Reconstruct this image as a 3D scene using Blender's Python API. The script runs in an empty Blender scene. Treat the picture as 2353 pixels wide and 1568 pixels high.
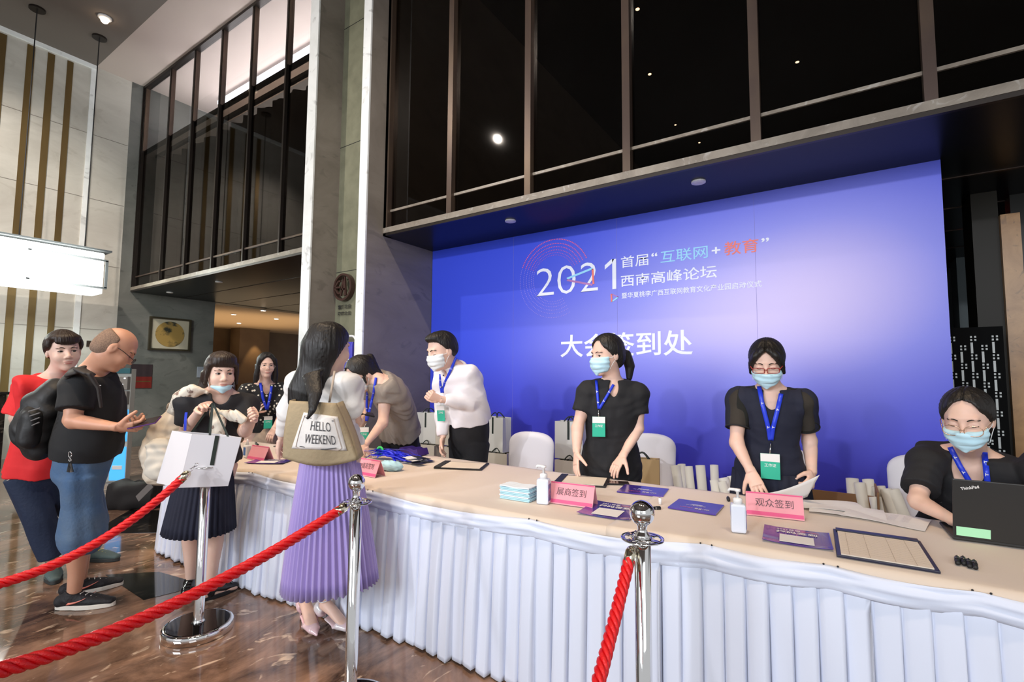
import bpy, bmesh, math, random
import numpy as np
from mathutils import Vector, Matrix
random.seed(7); np.random.seed(7)
C = bpy.context.scene.collection
SC = bpy.context.scene
PI = math.pi
# ------------------------------------------------------------------ camera
FPX = 1130.0; CAMH = 1.40
yaw = math.radians(33.7); pit = math.atan(81/FPX); rol = math.radians(0.4)
cf = np.array([-math.sin(yaw)*math.cos(pit), math.cos(yaw)*math.cos(pit), math.sin(pit)])
cr = np.array([math.cos(yaw), math.sin(yaw), 0.]); cu = np.cross(cr, cf)
cr, cu = cr*math.cos(rol)+cu*math.sin(rol), cu*math.cos(rol)-cr*math.sin(rol)
CC = np.array([0, 0, CAMH])
cam = bpy.data.cameras.new('camera'); camo = bpy.data.objects.new('camera', cam); C.objects.link(camo)
cam.sensor_width = 36; cam.lens = FPX/2353*36; cam.clip_start = .05; cam.clip_end = 100
camo.matrix_world = Matrix(((cr[0], cu[0], -cf[0], 0), (cr[1], cu[1], -cf[1], 0), (cr[2], cu[2], -cf[2], CAMH), (0, 0, 0, 1)))
SC.camera = camo
# ------------------------------------------------------------------ world, lights, exposure
w = bpy.data.worlds.new('world'); SC.world = w; w.use_nodes = True
w.node_tree.nodes['Background'].inputs[0].default_value = (.95, .97, 1, 1)
w.node_tree.nodes['Background'].inputs[1].default_value = .62
vs = SC.view_settings; vs.view_transform = 'Standard'; vs.look = 'None'; vs.exposure = 0.0; vs.gamma = 1; vs.use_curve_mapping = False
def area(name, loc, tgt, sx, sy, power, col):
    l = bpy.data.lights.new(name, 'AREA'); l.shape = 'RECTANGLE'; l.size = sx; l.size_y = sy; l.energy = power; l.color = col
    o = bpy.data.objects.new(name, l); C.objects.link(o); o.location = loc
    o.rotation_euler = (Vector(tgt)-Vector(loc)).to_track_quat('-Z', 'Y').to_euler(); return o
def spot(name, loc, tgt, power, col, ang=60, blend=.6, rad=.08):
    l = bpy.data.lights.new(name, 'SPOT'); l.energy = power; l.color = col; l.spot_size = math.radians(ang); l.spot_blend = blend; l.shadow_soft_size = rad
    o = bpy.data.objects.new(name, l); C.objects.link(o); o.location = loc
    o.rotation_euler = (Vector(tgt)-Vector(loc)).to_track_quat('-Z', 'Y').to_euler(); return o
area('entrance_daylight', (-2.6, -6.5, 2.7), (-1.5, 3, 1.2), 3.4, 2.6, 350, (.86, .93, 1))
area('side_fill', (3.2, -3.5, 3.0), (-.5, 2.6, .9), 3.0, 2.6, 110, (.9, .95, 1))  # added cool fill from the right, beside the entrance light
for x, tx, p_ in ((-4.2, -3.2, 1050), (-1.2, -1.4, 640), (1.2, .1, 430)): spot('backdrop_fill', (x, -6.6, 4.3), (tx, 4.5, 1.9), p_, (.95, .95, 1), 42, .9, .12)  # added fill spots behind the camera that brighten the backdrop
WARM = (1, .74, .48)
for i, (x, y, tx, ty, p) in enumerate([(-3.9, .9, -3.7, 2.1, 420), (-2.3, .9, -2.2, 2.2, 360), (-.7, .9, -.6, 2.2, 330), (.9, 1.0, .7, 2.3, 330), (-3.4, -.4, -3.7, 1.1, 500)]):
    spot('ceiling_spot', (x, y, 6.95), (tx, ty, .7), p, WARM, 42, .8, .12)
for i, (x, y, tx, ty, tz, p_) in enumerate([(-7, .3, -9.5, 3.2, 2, 800), (-6.5, -1.5, -5.2, 3.6, 3, 700), (-9, 0, -11.3, 1.8, 3.5, 650), (-.8, .6, -4.25, 4.1, 1.3, 520)]): spot('lobby_fill', (x, y, 6.95), (tx, ty, tz), p_, (1, .9, .8), 75, .9, .06)  # added fill spots brightening the left walls, fins and recess side wall
# ------------------------------------------------------------------ pixel helper: point on a real plane seen along a ray
def ray(px, py): return cf + cr*((px-1176.5)/FPX) - cu*((py-784)/FPX)
def D(px, py, d): return CC + ray(px, py)*d
def Z(px, py, z): r = ray(px, py); return CC + r*((z-CAMH)/r[2])
def Yp(px, py, y): r = ray(px, py); return CC + r*(y/r[1])
def Xp(px, py, x): r = ray(px, py); return CC + r*(x/r[0])
def V(*a): return np.array(a, float)
def nrm(v): v = np.asarray(v, float); return v/max(np.linalg.norm(v), 1e-9)
ZV = V(0, 0, 1)
# ------------------------------------------------------------------ materials
def mat(name, col, rough=.6, metal=0, spec=.5, bump=None, noise=None, emit=None, alpha=None, sheen=0, trans=0, coat=0, sss=0):
    m = bpy.data.materials.new(name); m.use_nodes = True; nt = m.node_tree; b = nt.nodes['Principled BSDF']
    b.inputs['Base Color'].default_value = (*col, 1); b.inputs['Roughness'].default_value = rough; b.inputs['Metallic'].default_value = metal
    b.inputs['Specular IOR Level'].default_value = spec; b.inputs['Sheen Weight'].default_value = sheen
    b.inputs['Transmission Weight'].default_value = trans; b.inputs['Coat Weight'].default_value = coat
    if sss: b.inputs['Subsurface Weight'].default_value = sss; b.inputs['Subsurface Radius'].default_value = (1, .35, .2); b.inputs['Subsurface Scale'].default_value = .012
    if alpha is not None: b.inputs['Alpha'].default_value = alpha
    if emit: b.inputs['Emission Color'].default_value = (*emit[0], 1); b.inputs['Emission Strength'].default_value = emit[1]
    if noise or bump: tc = nt.nodes.new('ShaderNodeTexCoord')
    if noise:   # (scale, col2, stretch xyz, lo, hi)
        sc, c2, st, lo, hi = noise
        mp = nt.nodes.new('ShaderNodeMapping'); mp.inputs['Scale'].default_value = st; nt.links.new(tc.outputs['Object'], mp.inputs[0])
        n = nt.nodes.new('ShaderNodeTexNoise'); n.inputs['Scale'].default_value = sc; n.inputs['Detail'].default_value = 5; nt.links.new(mp.outputs[0], n.inputs[0])
        r = nt.nodes.new('ShaderNodeValToRGB'); r.color_ramp.elements[0].position = lo; r.color_ramp.elements[1].position = hi
        r.color_ramp.elements[0].color = (*col, 1); r.color_ramp.elements[1].color = (*c2, 1)
        nt.links.new(n.outputs[0], r.inputs[0]); nt.links.new(r.outputs[0], b.inputs['Base Color'])
    if bump:    # (scale, strength, stretch)
        sc, s, st = bump
        mp = nt.nodes.new('ShaderNodeMapping'); mp.inputs['Scale'].default_value = st; nt.links.new(tc.outputs['Object'], mp.inputs[0])
        n = nt.nodes.new('ShaderNodeTexNoise'); n.inputs['Scale'].default_value = sc; n.inputs['Detail'].default_value = 4; nt.links.new(mp.outputs[0], n.inputs[0])
        bp = nt.nodes.new('ShaderNodeBump'); bp.inputs['Strength'].default_value = s; bp.inputs['Distance'].default_value = .01
        nt.links.new(n.outputs[0], bp.inputs['Height']); nt.links.new(bp.outputs[0], b.inputs['Normal'])
    return m
def node(nt, t, **k):
    n = nt.nodes.new(t)
    for a, v in k.items(): setattr(n, a, v)
    return n
ONE = (1, 1, 1)
# ------------------------------------------------------------------ object helpers: geometry is given in world coordinates
OFF = {}
def mesh_obj(name, vs_, fs, m, parent=None, smooth=False, label=None, kind=None):
    me = bpy.data.meshes.new(name); v = np.asarray(vs_, float)
    off = OFF.get(parent.name, V(0, 0, 0)) if parent else V(0, 0, 0)
    v = v-off
    if isinstance(fs, np.ndarray):
        n = len(fs); k = fs.shape[1]
        me.vertices.add(len(v)); me.vertices.foreach_set('co', v.astype(np.float32).ravel())
        me.loops.add(n*k); me.loops.foreach_set('vertex_index', fs.astype(np.int32).ravel())
        me.polygons.add(n); me.polygons.foreach_set('loop_start', np.arange(0, n*k, k, dtype=np.int32))
        me.update(calc_edges=True); me.validate()
    else: me.from_pydata([tuple(a) for a in v], [], fs)
    if smooth: me.polygons.foreach_set('use_smooth', [True]*len(me.polygons))
    me.update()
    ms = m if isinstance(m, (list, tuple)) else [m]
    for a in ms: me.materials.append(a)
    o = bpy.data.objects.new(name, me); C.objects.link(o)
    if parent: o.parent = parent; OFF[o.name] = off
    if label: o['label'] = label
    if kind: o['kind'] = kind
    return o
def tag(o, label, cat, group=None):
    o['label'] = label; o['category'] = cat
    if group: o['group'] = group
    return o
def thing(name, loc, label=None, cat=None, group=None, kind=None):
    o = bpy.data.objects.new(name, None); C.objects.link(o); o.location = tuple(loc); OFF[o.name] = V(*loc); o.empty_display_size = .1
    if label: tag(o, label, cat, group)
    if kind: o['kind'] = kind
    return o
def copy_tree(o, loc, rz=0, parent=None):
    c = o.copy(); C.objects.link(c)
    if parent is None: c.location = tuple(loc); c.rotation_euler = (0, 0, rz)
    else: c.parent = parent
    for ch in list(o.children): copy_tree(ch, None, 0, c)
    return c
class G:
    """collects polygons of one mesh"""
    def __init__(s): s.v = []; s.f = []
    def add(s, vs_, fs):
        n = len(s.v); s.v += [tuple(map(float, a)) for a in vs_]; s.f += [tuple(i+n for i in f) for f in fs]; return s
    def box(s, c, d, ax=None):
        ax = ax if ax is not None else (V(1, 0, 0), V(0, 1, 0), V(0, 0, 1)); c = V(*c); vs_ = []
        for i in (-.5, .5):
            for j in (-.5, .5):
                for k in (-.5, .5): vs_.append(c+ax[0]*d[0]*i+ax[1]*d[1]*j+ax[2]*d[2]*k)
        return s.add(vs_, [(0, 1, 3, 2), (4, 6, 7, 5), (0, 4, 5, 1), (2, 3, 7, 6), (0, 2, 6, 4), (1, 5, 7, 3)])
    def bx(s, x0, x1, y0, y1, z0, z1): return s.box(((x0+x1)/2, (y0+y1)/2, (z0+z1)/2), (x1-x0, y1-y0, z1-z0))
    def slab(s, q, t, up=ZV):
        q = [V(*a) for a in q]; n = len(q)
        vs_ = q+[a+up*t for a in q]; fs = [tuple(range(n))[::-1], tuple(range(n, 2*n))]+[(i, (i+1) % n, n+(i+1) % n, n+i) for i in range(n)]
        return s.add(vs_, fs)
    def tube(s, pts, r, n=8, cap=True, flat=None):
        pts = [V(*p) for p in pts]; rr = r if isinstance(r, (list, tuple)) else [r]*len(pts); vs_ = []; u = None
        for i, p in enumerate(pts):
            t = nrm(pts[min(i+1, len(pts)-1)]-pts[max(i-1, 0)])
            if u is None: u = nrm(np.cross(t, ZV if abs(t[2]) < .9 else V(1, 0, 0)))
            u = nrm(u-t*np.dot(u, t)); b = np.cross(t, u)
            for k in range(n):
                a = 2*PI*k/n; vs_.append(p+rr[i]*(math.cos(a)*u+math.sin(a)*b*(flat or 1)))
        m = len(pts); fs = [(i*n+k, i*n+(k+1) % n, (i+1)*n+(k+1) % n, (i+1)*n+k) for i in range(m-1) for k in range(n)]
        if cap: fs += [tuple(range(n))[::-1], tuple(range((m-1)*n, m*n))]
        return s.add(vs_, fs)
    def lathe(s, prof, c, n=24, ax=None):
        ax = ax if ax is not None else (V(1, 0, 0), V(0, 1, 0), V(0, 0, 1)); c = V(*c); vs_ = []
        for r, z in prof:
            for k in range(n):
                a = 2*PI*k/n; vs_.append(c+ax[0]*max(r, 1e-4)*math.cos(a)+ax[1]*max(r, 1e-4)*math.sin(a)+ax[2]*z)
        m = len(prof); fs = [(i*n+k, i*n+(k+1) % n, (i+1)*n+(k+1) % n, (i+1)*n+k) for i in range(m-1) for k in range(n)]
        fs += [tuple(range(n))[::-1], tuple(range((m-1)*n, m*n))]
        return s.add(vs_, fs)
    def ring(s, prof, c, n=48, ax=None):
        """closed hollow ring: the profile is a loop, no end caps"""
        k0 = len(s.f); s.lathe(list(prof)+[prof[0]], c, n, ax); del s.f[-2:]; return s
    def sphere(s, c, r, n=16): return s.lathe([(r*math.sin(PI*i/(n//2)), -r*math.cos(PI*i/(n//2))) for i in range(n//2+1)], c, n)
    def grid(s, P):
        m, n = len(P), len(P[0]); return s.add([p for row in P for p in row], [(i*n+j, i*n+j+1, (i+1)*n+j+1, (i+1)*n+j) for i in range(m-1) for j in range(n-1)])
    def sheet(s, P, t=.002):
        """double-sided sheet of real thickness from a grid of points"""
        P = np.array(P, float); m, n = P.shape[:2]
        du = np.gradient(P, axis=0); dv = np.gradient(P, axis=1); N = np.cross(du, dv); N /= np.maximum(np.linalg.norm(N, axis=2, keepdims=True), 1e-9)
        A = (P+N*t/2).reshape(-1, 3); B = (P-N*t/2).reshape(-1, 3); q = m*n
        f = [(i*n+j, i*n+j+1, (i+1)*n+j+1, (i+1)*n+j) for i in range(m-1) for j in range(n-1)]
        fs = [a[::-1] for a in f]+[tuple(k+q for k in a) for a in f]
        ring = [(0, j) for j in range(n)]+[(i, n-1) for i in range(1, m)]+[(m-1, j) for j in range(n-2, -1, -1)]+[(i, 0) for i in range(m-2, 0, -1)]
        R = [a*n+b for a, b in ring]
        fs += [(R[i], R[(i+1) % len(R)], R[(i+1) % len(R)]+q, R[i]+q) for i in range(len(R))]
        return s.add(np.vstack([A, B]), fs)
    def obj(s, name, m, parent=None, smooth=False, label=None, kind=None, bevel=0):
        o = mesh_obj(name, s.v, s.f, m, parent, smooth, label, kind)
        if bevel:
            b = o.modifiers.new('b', 'BEVEL'); b.width = bevel; b.segments = 2; b.limit_method = 'ANGLE'
        return o
def lettering(name, body, o, xd, yd, wid, hei, m, parent=None, bold=0., depth=.0012, label=None, shear=0.):
    """text as thin raised print: o lower-left corner, xd/yd directions, fitted to wid x hei"""
    c = bpy.data.curves.new('t', 'FONT'); c.body = body; c.offset = bold; c.resolution_u = 3; c.shear = shear
    t = bpy.data.objects.new('t', c); C.objects.link(t)
    me = bpy.data.meshes.new_from_object(t.evaluated_get(bpy.context.evaluated_depsgraph_get()))
    bpy.data.objects.remove(t); bpy.data.curves.remove(c)
    n = len(me.vertices); co = np.zeros(n*3); me.vertices.foreach_get('co', co); co = co.reshape(-1, 3)
    fs = [tuple(p.vertices) for p in me.polygons]; bpy.data.meshes.remove(me)
    lo = co.min(0); sz = np.maximum(co.max(0)-lo, 1e-6); q = (co-lo)
    sx = wid/sz[0]; sy = hei/sz[1] if hei else sx
    xd = nrm(xd); yd = nrm(yd); nn = nrm(np.cross(xd, yd))
    P = V(*o)+q[:, :1]*sx*xd+q[:, 1:2]*sy*yd+nn*depth
    return mesh_obj(name, P, fs, m, parent, label=label)
# ------------------------------------------------------------------ implicit surfaces (for bodies, clothes, hair, soft bags)
def smin(a, b, k):
    h = np.clip(.5+.5*(b-a)/k, 0, 1); return b*(1-h)+a*h-k*h*(1-h)
def loft(P, R, U=None, R2=None, k=.03, op='u', e=2.0, rnd=False):
    """tube through points P with lateral radii R (along U) and depth radii R2"""
    P = [V(*p) for p in P]; R = list(R); R2 = list(R2) if R2 is not None else list(R)
    if U is None:
        t = nrm(P[-1]-P[0]); U = nrm(np.cross(t, ZV if abs(t[2]) < .9 else V(1, 0, 0)))
    U = nrm(U); mr = max(max(R), max(R2))+.03
    lo = np.min(P, 0)-mr; hi = np.max(P, 0)+mr
    def f(x, y, z):
        d = None
        for i in range(len(P)-1):
            a, b = P[i], P[i+1]; L = np.linalg.norm(b-a); s = (b-a)/max(L, 1e-9); u = nrm(U-s*np.dot(U, s)); n = np.cross(s, u)
            vx, vy, vz = x-a[0], y-a[1], z-a[2]
            al = vx*s[0]+vy*s[1]+vz*s[2]; t = np.clip(al/L, 0, 1); ex = np.abs(al-t*L)
            X = vx*u[0]+vy*u[1]+vz*u[2]; Y = vx*n[0]+vy*n[1]+vz*n[2]
            r1 = R[i]+(R[i+1]-R[i])*t; r2 = R2[i]+(R2[i+1]-R2[i])*t
            if e == 2.0: q = np.sqrt((X/r1)**2+(Y/r2)**2)
            else: q = ((np.abs(X/r1))**e+(np.abs(Y/r2))**e)**(1/e)
            g = (q-1)*np.minimum(r1, r2)
            if rnd:
                q3 = np.sqrt((X/r1)**2+(Y/r2)**2+(ex/np.minimum(r1, r2))**2); g = (q3-1)*np.minimum(r1, r2)
            else:
                jo = ((al < 0) if i > 0 else False) | ((al > L) if i < len(P)-2 else False); q3 = (np.sqrt(q*q+(ex/np.minimum(r1, r2))**2)-1)*np.minimum(r1, r2)
                g = np.where(jo, q3, np.where(ex > 1e-6, np.where(g > 0, np.sqrt(g*g+ex*ex), np.maximum(ex, g)), g))
            d = g if d is None else np.minimum(d, g)
        return d
    return (lo, hi, f, op, k)
def ell(c, r, M=None, k=.02, op='u'):
    c = V(*c); M = np.eye(3) if M is None else M; mr = max(r)+.03
    def f(x, y, z):
        vx, vy, vz = x-c[0], y-c[1], z-c[2]
        q = 0; g = 0
        for i in range(3):
            w_ = vx*M[0, i]+vy*M[1, i]+vz*M[2, i]; q = q+(w_/r[i])**2; g = g+(w_/r[i]**2)**2
        q = np.sqrt(q); return q*(q-1)/np.maximum(np.sqrt(g), 1e-6)
    return (c-mr, c+mr, f, op, k)
def half(p, n, k=.004):
    p = V(*p); n = nrm(n)
    return (None, None, lambda x, y, z: (x-p[0])*n[0]+(y-p[1])*n[1]+(z-p[2])*n[2], 'i', k)
def ev(pr, x, y, z, F, lo=None, h=None):
    for (a, b, f, op, k) in pr:
        if a is None or lo is None: sl = (slice(None),)*3 if lo is not None else None
        else:
            i0 = np.maximum(((a-lo)/h).astype(int), 0); i1 = np.minimum(((b-lo)/h).astype(int)+2, F.shape)
            if (i1 <= i0).any(): continue
            sl = tuple(slice(i0[i], i1[i]) for i in range(3))
        if sl is None: g = f(x, y, z); A = F
        else: g = f(x[sl[0]], y[:, sl[1]], z[:, :, sl[2]]); A = F[sl]
        if op == 'u': R = smin(A, g, k)
        elif op == 's': R = -smin(-A, g, k)
        else: R = -smin(-A, -g, k)
        if sl is None: F = R
        else: F[sl] = R
    return F
def bounds(pr, pad=.02):
    u = [p for p in pr if p[3] == 'u']
    return np.min([p[0] for p in u], 0)-pad+.02, np.max([p[1] for p in u], 0)+pad-.02
def snet(F, lo, h):
    s = F < 0; sh = np.array(F.shape)-1
    acc = np.zeros((*sh, 3), np.float32); cnt = np.zeros(tuple(sh), np.float32); cr_ = []
    for ax in range(3):
        sa = [slice(None)]*3; sb = [slice(None)]*3; sa[ax] = slice(0, -1); sb[ax] = slice(1, None)
        a = F[tuple(sa)]; b = F[tuple(sb)]; c = s[tuple(sa)] != s[tuple(sb)]
        I = np.argwhere(c); t = (a[c]/(a[c]-b[c])).astype(np.float32); sg = s[tuple(sa)][c]
        pos = I.astype(np.float32); pos[:, ax] += t
        o = [i for i in range(3) if i != ax]
        for d1 in (0, 1):
            for d2 in (0, 1):
                J = I.copy(); J[:, o[0]] -= d1; J[:, o[1]] -= d2
                ok = (J >= 0).all(1) & (J < sh).all(1)
                np.add.at(acc, tuple(J[ok].T), pos[ok]); np.add.at(cnt, tuple(J[ok].T), 1)
        cr_.append((I, sg, o))
    act = cnt > 0; idx = -np.ones(tuple(sh), np.int64); idx[act] = np.arange(act.sum())
    verts = acc[act]/cnt[act][:, None]*h+lo
    fs = []
    for ax, (I, sg, o) in enumerate(cr_):
        ok = (I[:, o[0]] > 0) & (I[:, o[1]] > 0) & (I[:, o[0]] < sh[o[0]]) & (I[:, o[1]] < sh[o[1]])
        I = I[ok]; sg = sg[ok]; q = []
        for d1, d2 in ((1, 1), (0, 1), (0, 0), (1, 0)):
            J = I.copy(); J[:, o[0]] -= d1; J[:, o[1]] -= d2; q.append(idx[tuple(J.T)])
        q = np.stack(q, 1); flip = sg if ax != 1 else ~sg
        q[~flip] = q[~flip][:, ::-1]; fs.append(q)
    return verts, np.concatenate(fs)
def implicit(name, pr, h, m, parent, fine=(), post=None, label=None, lohi=None, kind=None):
    """fine: list of (lo, hi, h) boxes meshed more closely, part of the same mesh"""
    LO, HI = lohi or bounds(pr); VS = []; FS = []; nv = 0
    for bi, (lo, hi, hh) in enumerate([(LO, HI, h)]+list(fine)):
        n = np.ceil((hi-lo)/hh).astype(int)+2
        x = (lo[0]+hh*np.arange(n[0]))[:, None, None]; y = (lo[1]+hh*np.arange(n[1]))[None, :, None]; z = (lo[2]+hh*np.arange(n[2]))[None, None, :]
        F = ev(pr, x, y, z, np.ones(tuple(n)), lo, hh)
        if post: F = F+post(x, y, z)
        v, f = snet(F, lo, hh)
        if bi == 0:
            for (a, b, h2) in fine:
                c = v[f].mean(1); ins = ((c > a+hh) & (c < b-hh)).all(1); f = f[~ins]
        VS.append(v); FS.append(f+nv); nv += len(v)
    return mesh_obj(name, np.concatenate(VS), np.concatenate(FS), m, parent, True, label, kind)
def folds(amp, freq, seed, dirs=(1, 1, 1)):
    rs = np.random.RandomState(seed); A = rs.randn(4, 3)*np.array(dirs); ph = rs.rand(8)*6.28
    def f(x, y, z):
        w1 = np.sin((A[0, 0]*x+A[0, 1]*y+A[0, 2]*z)*freq+ph[0]); w2 = np.sin((A[1, 0]*x+A[1, 1]*y+A[1, 2]*z)*freq*.7+ph[1])
        return amp*(np.sin((A[2, 0]*x+A[2, 1]*y+A[2, 2]*z)*freq*1.3+2*w1+ph[2])*w2+.45*np.sin((A[3, 0]*x+A[3, 1]*y+A[3, 2]*z)*freq*2.3+2.5*w2+ph[3]))
    return f
def march(pr, px, py, d0=.6, d1=6, out=.004, d_fallback=None):
    """first hit of the viewing ray with a soft surface, so straps lie on the clothes"""
    r = ray(px, py); ds = np.arange(d0, d1, .004); P = CC+ds[:, None]*r
    F = np.ones(len(ds))
    for g_ in (pr if isinstance(pr[0], list) else [pr]): F = np.minimum(F, ev(g_, P[:, 0], P[:, 1], P[:, 2], np.ones(len(ds))))
    i = np.argmax(F < 0)
    if F[i] >= 0: return D(px, py, d_fallback) if d_fallback else None
    return CC+r*(ds[i]-out)
# ================================================================== SETTING
YF = 3.76; YB = 4.54; XW = -4.25; X2 = -11.35; YFIN = 3.50; ZB = 3.0; ZTOP = 7.1
def marble(name, c1, c2, c3, sc=1.2, rough=.12, lo=.42, hi=.62, vein=.5):
    m = bpy.data.materials.new(name); m.use_nodes = True; nt = m.node_tree; b = nt.nodes['Principled BSDF']; L = nt.links.new
    tc = node(nt, 'ShaderNodeTexCoord'); mp = node(nt, 'ShaderNodeMapping'); mp.inputs['Scale'].default_value = (1, .55, 1); mp.inputs['Rotation'].default_value = (0, 0, .5); L(tc.outputs['Object'], mp.inputs[0])
    n1 = node(nt, 'ShaderNodeTexNoise'); n1.inputs['Scale'].default_value = sc; n1.inputs['Detail'].default_value = 9; n1.inputs['Roughness'].default_value = .65; n1.inputs['Distortion'].default_value = 1.3; L(mp.outputs[0], n1.inputs[0])
    r = node(nt, 'ShaderNodeValToRGB'); e = r.color_ramp.elements; e[0].position = lo; e[0].color = (*c1, 1); e[1].position = hi; e[1].color = (*c2, 1)
    L(n1.outputs[0], r.inputs[0])
    n2 = node(nt, 'ShaderNodeTexNoise'); n2.inputs['Scale'].default_value = sc*2.6; n2.inputs['Detail'].default_value = 6; n2.inputs['Distortion'].default_value = 2.2; L(mp.outputs[0], n2.inputs[0])
    r2 = node(nt, 'ShaderNodeValToRGB'); e = r2.color_ramp.elements; e[0].position = .60; e[0].color = (0, 0, 0, 1); e[1].position = .68; e[1].color = (vein, vein, vein, 1); L(n2.outputs[0], r2.inputs[0])
    mx = node(nt, 'ShaderNodeMixRGB'); mx.inputs[2].default_value = (*c3, 1); L(r2.outputs[0], mx.inputs[0]); L(r.outputs[0], mx.inputs[1]); L(mx.outputs[0], b.inputs['Base Color'])
    b.inputs['Roughness'].default_value = rough; b.inputs['Specular IOR Level'].default_value = .6
    return m
M = {}
M['floor'] = marble('brown_marble', (.05, .027, .018), (.32, .19, .13), (.62, .47, .35), 2.6, .07, .36, .64, .85)
M['blackmarble'] = marble('black_marble', (.006, .006, .006), (.015, .013, .012), (.2, .17, .13), 3, .08, .4, .7, .25)
M['stone'] = marble('pale_stone', (.44, .41, .36), (.60, .57, .51), (.32, .28, .23), 1.1, .45, .3, .7, .3)
M['greystone'] = marble('grey_stone', (.10, .105, .095), (.17, .17, .155), (.04, .04, .036), 1.5, .4, .3, .7, .4)
M['whitestone'] = marble('white_stone', (.74, .75, .73), (.86, .87, .86), (.30, .29, .28), 1.4, .35, .3, .6, .5)
M['sidestone'] = marble('warm_grey_stone', (.17, .145, .12), (.27, .235, .20), (.11, .095, .08), 1.3, .4, .3, .7, .4)
M['brass'] = mat('aged_brass', (.21, .14, .05), .4, .55, noise=(3, (.14, .09, .035), (1, 1, .2), .3, .7))
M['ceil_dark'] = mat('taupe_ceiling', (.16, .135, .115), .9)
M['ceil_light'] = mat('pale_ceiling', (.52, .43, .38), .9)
M['olive'] = mat('olive_wall_panel', (.25, .25, .17), .4, .15, noise=(6, (.18, .18, .12), ONE, .3, .7))
M['metal_dark'] = mat('dark_bronze_frame', (.035, .028, .024), .35, .7)
M['mullion'] = mat('bronze_mullion', (.075, .05, .04), .35, .5, noise=(5, (.11, .075, .05), (1, 1, .3), .4, .7))
M['edge'] = marble('beige_edge_stone', (.16, .13, .10), (.30, .26, .21), (.45, .42, .38), 3, .3, .3, .7, .5)
M['soffit'] = mat('black_satin_soffit', (.006, .007, .009), .28, 0, .15)
M['black'] = mat('matt_black', (.008, .008, .009), .6)
M['reflection_sheet'] = mat('brown_reflection', (.05, .038, .028), .9)
M['room_dark'] = mat('dark_room_wall', (.012, .011, .010), .8)
M['chrome'] = mat('polished_chrome', (.78, .77, .76), .035, 1)
M['lamp_warm'] = mat('lit_warm_lens', (1, .8, .6), .5, emit=((1, .74, .5), 14))
M['lamp_cool'] = mat('lit_cool_tube', (1, 1, 1), .5, emit=((.85, .9, 1), 2.2))
M['white'] = mat('white_plastic', (.78, .78, .78), .35)
M['white_bright'] = mat('white_paint', (.8, .8, .8), .6)
def glass_mat(name, tint, gloss):
    m = bpy.data.materials.new(name); m.use_nodes = True; nt = m.node_tree; nt.nodes.clear()
    o = node(nt, 'ShaderNodeOutputMaterial'); t = node(nt, 'ShaderNodeBsdfTransparent'); t.inputs[0].default_value = (*tint, 1)
    g = node(nt, 'ShaderNodeBsdfGlossy'); g.inputs['Roughness'].default_value = .03; g.inputs['Color'].default_value = (.8, .78, .76, 1)
    fr = node(nt, 'ShaderNodeFresnel'); fr.inputs[0].default_value = gloss; mx = node(nt, 'ShaderNodeMixShader')
    ge = node(nt, 'ShaderNodeNewGeometry'); iv = node(nt, 'ShaderNodeMath', operation='SUBTRACT'); iv.inputs[0].default_value = 1; nt.links.new(ge.outputs['Backfacing'], iv.inputs[1]); ml = node(nt, 'ShaderNodeMath', operation='MULTIPLY'); nt.links.new(fr.outputs[0], ml.inputs[0]); nt.links.new(iv.outputs[0], ml.inputs[1])
    nt.links.new(ml.outputs[0], mx.inputs[0]); nt.links.new(t.outputs[0], mx.inputs[1]); nt.links.new(g.outputs[0], mx.inputs[2]); nt.links.new(mx.outputs[0], o.inputs[0]); return m
M['glass_dark'] = glass_mat('dark_tinted_glass', (.42, .38, .34), 1.4)
M['glass_clear'] = glass_mat('clear_glass', (.8, .8, .8), 1.3)
def struct(g, name, m, parent=None, **k):
    o = g.obj(name, m, parent, **k)
    if parent is None: o['kind'] = 'structure'
    return o
# floor
struct(G().bx(-20, 8, -9, 13, -.08, 0), 'floor', M['floor'])
inl = G().slab([Z(242, 1322, .0), Z(330, 1380, .0), Z(470, 1345, .0), Z(365, 1315, .0)], .002).obj('trim_1', M['blackmarble']); inl['kind'] = 'structure'
inl = G().slab([Z(205, 1228, .0), Z(375, 1225, .0), Z(430, 1175, .0), Z(300, 1172, .0)], .002).obj('trim_2', M['blackmarble']); inl['kind'] = 'structure'
# ceilings of the hall: dark field and pale band along the glazing
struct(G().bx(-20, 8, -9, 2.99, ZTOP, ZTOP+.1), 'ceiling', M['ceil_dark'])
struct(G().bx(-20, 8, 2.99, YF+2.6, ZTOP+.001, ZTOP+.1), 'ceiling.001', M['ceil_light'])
# left wall: pale stone with brass strips, then a grey stone bay up to the corridor opening
wl = struct(G().bx(X2-.3, X2, -9, 3.55, 0, ZTOP), 'wall_left', M['stone'])
for y0, y1 in ((1.45, 1.54), (1.72, 1.81), (2.058, 2.156), (2.32, 2.412), (2.58, 2.665)):
    G().bx(X2, X2+.012, y0, y1, .9, ZTOP-.1).obj('brass_strip', M['brass'], wl)
G().bx(X2, X2+.02, 2.919, 3.005, .0, ZTOP).obj('pilaster', M['whitestone'], wl)
for z in (1.0, 2.2, 3.4, 4.6, 5.8): G().bx(X2, X2+.004, -1, 3.54, z, z+.008).obj('joint', M['sidestone'], wl)
G().bx(X2, X2+.05, -9, 2.99, ZTOP-.07, ZTOP).obj('cornice', M['whitestone'], wl)
wg = struct(G().bx(X2-.3, X2+.01, 3.55, 5.28, 0, ZTOP), 'wall_left.001', M['greystone'])
G().bx(X2-.3, X2+.01, 5.28, 12, 3.0, ZTOP).obj('lintel', M['greystone'], wg)
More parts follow.
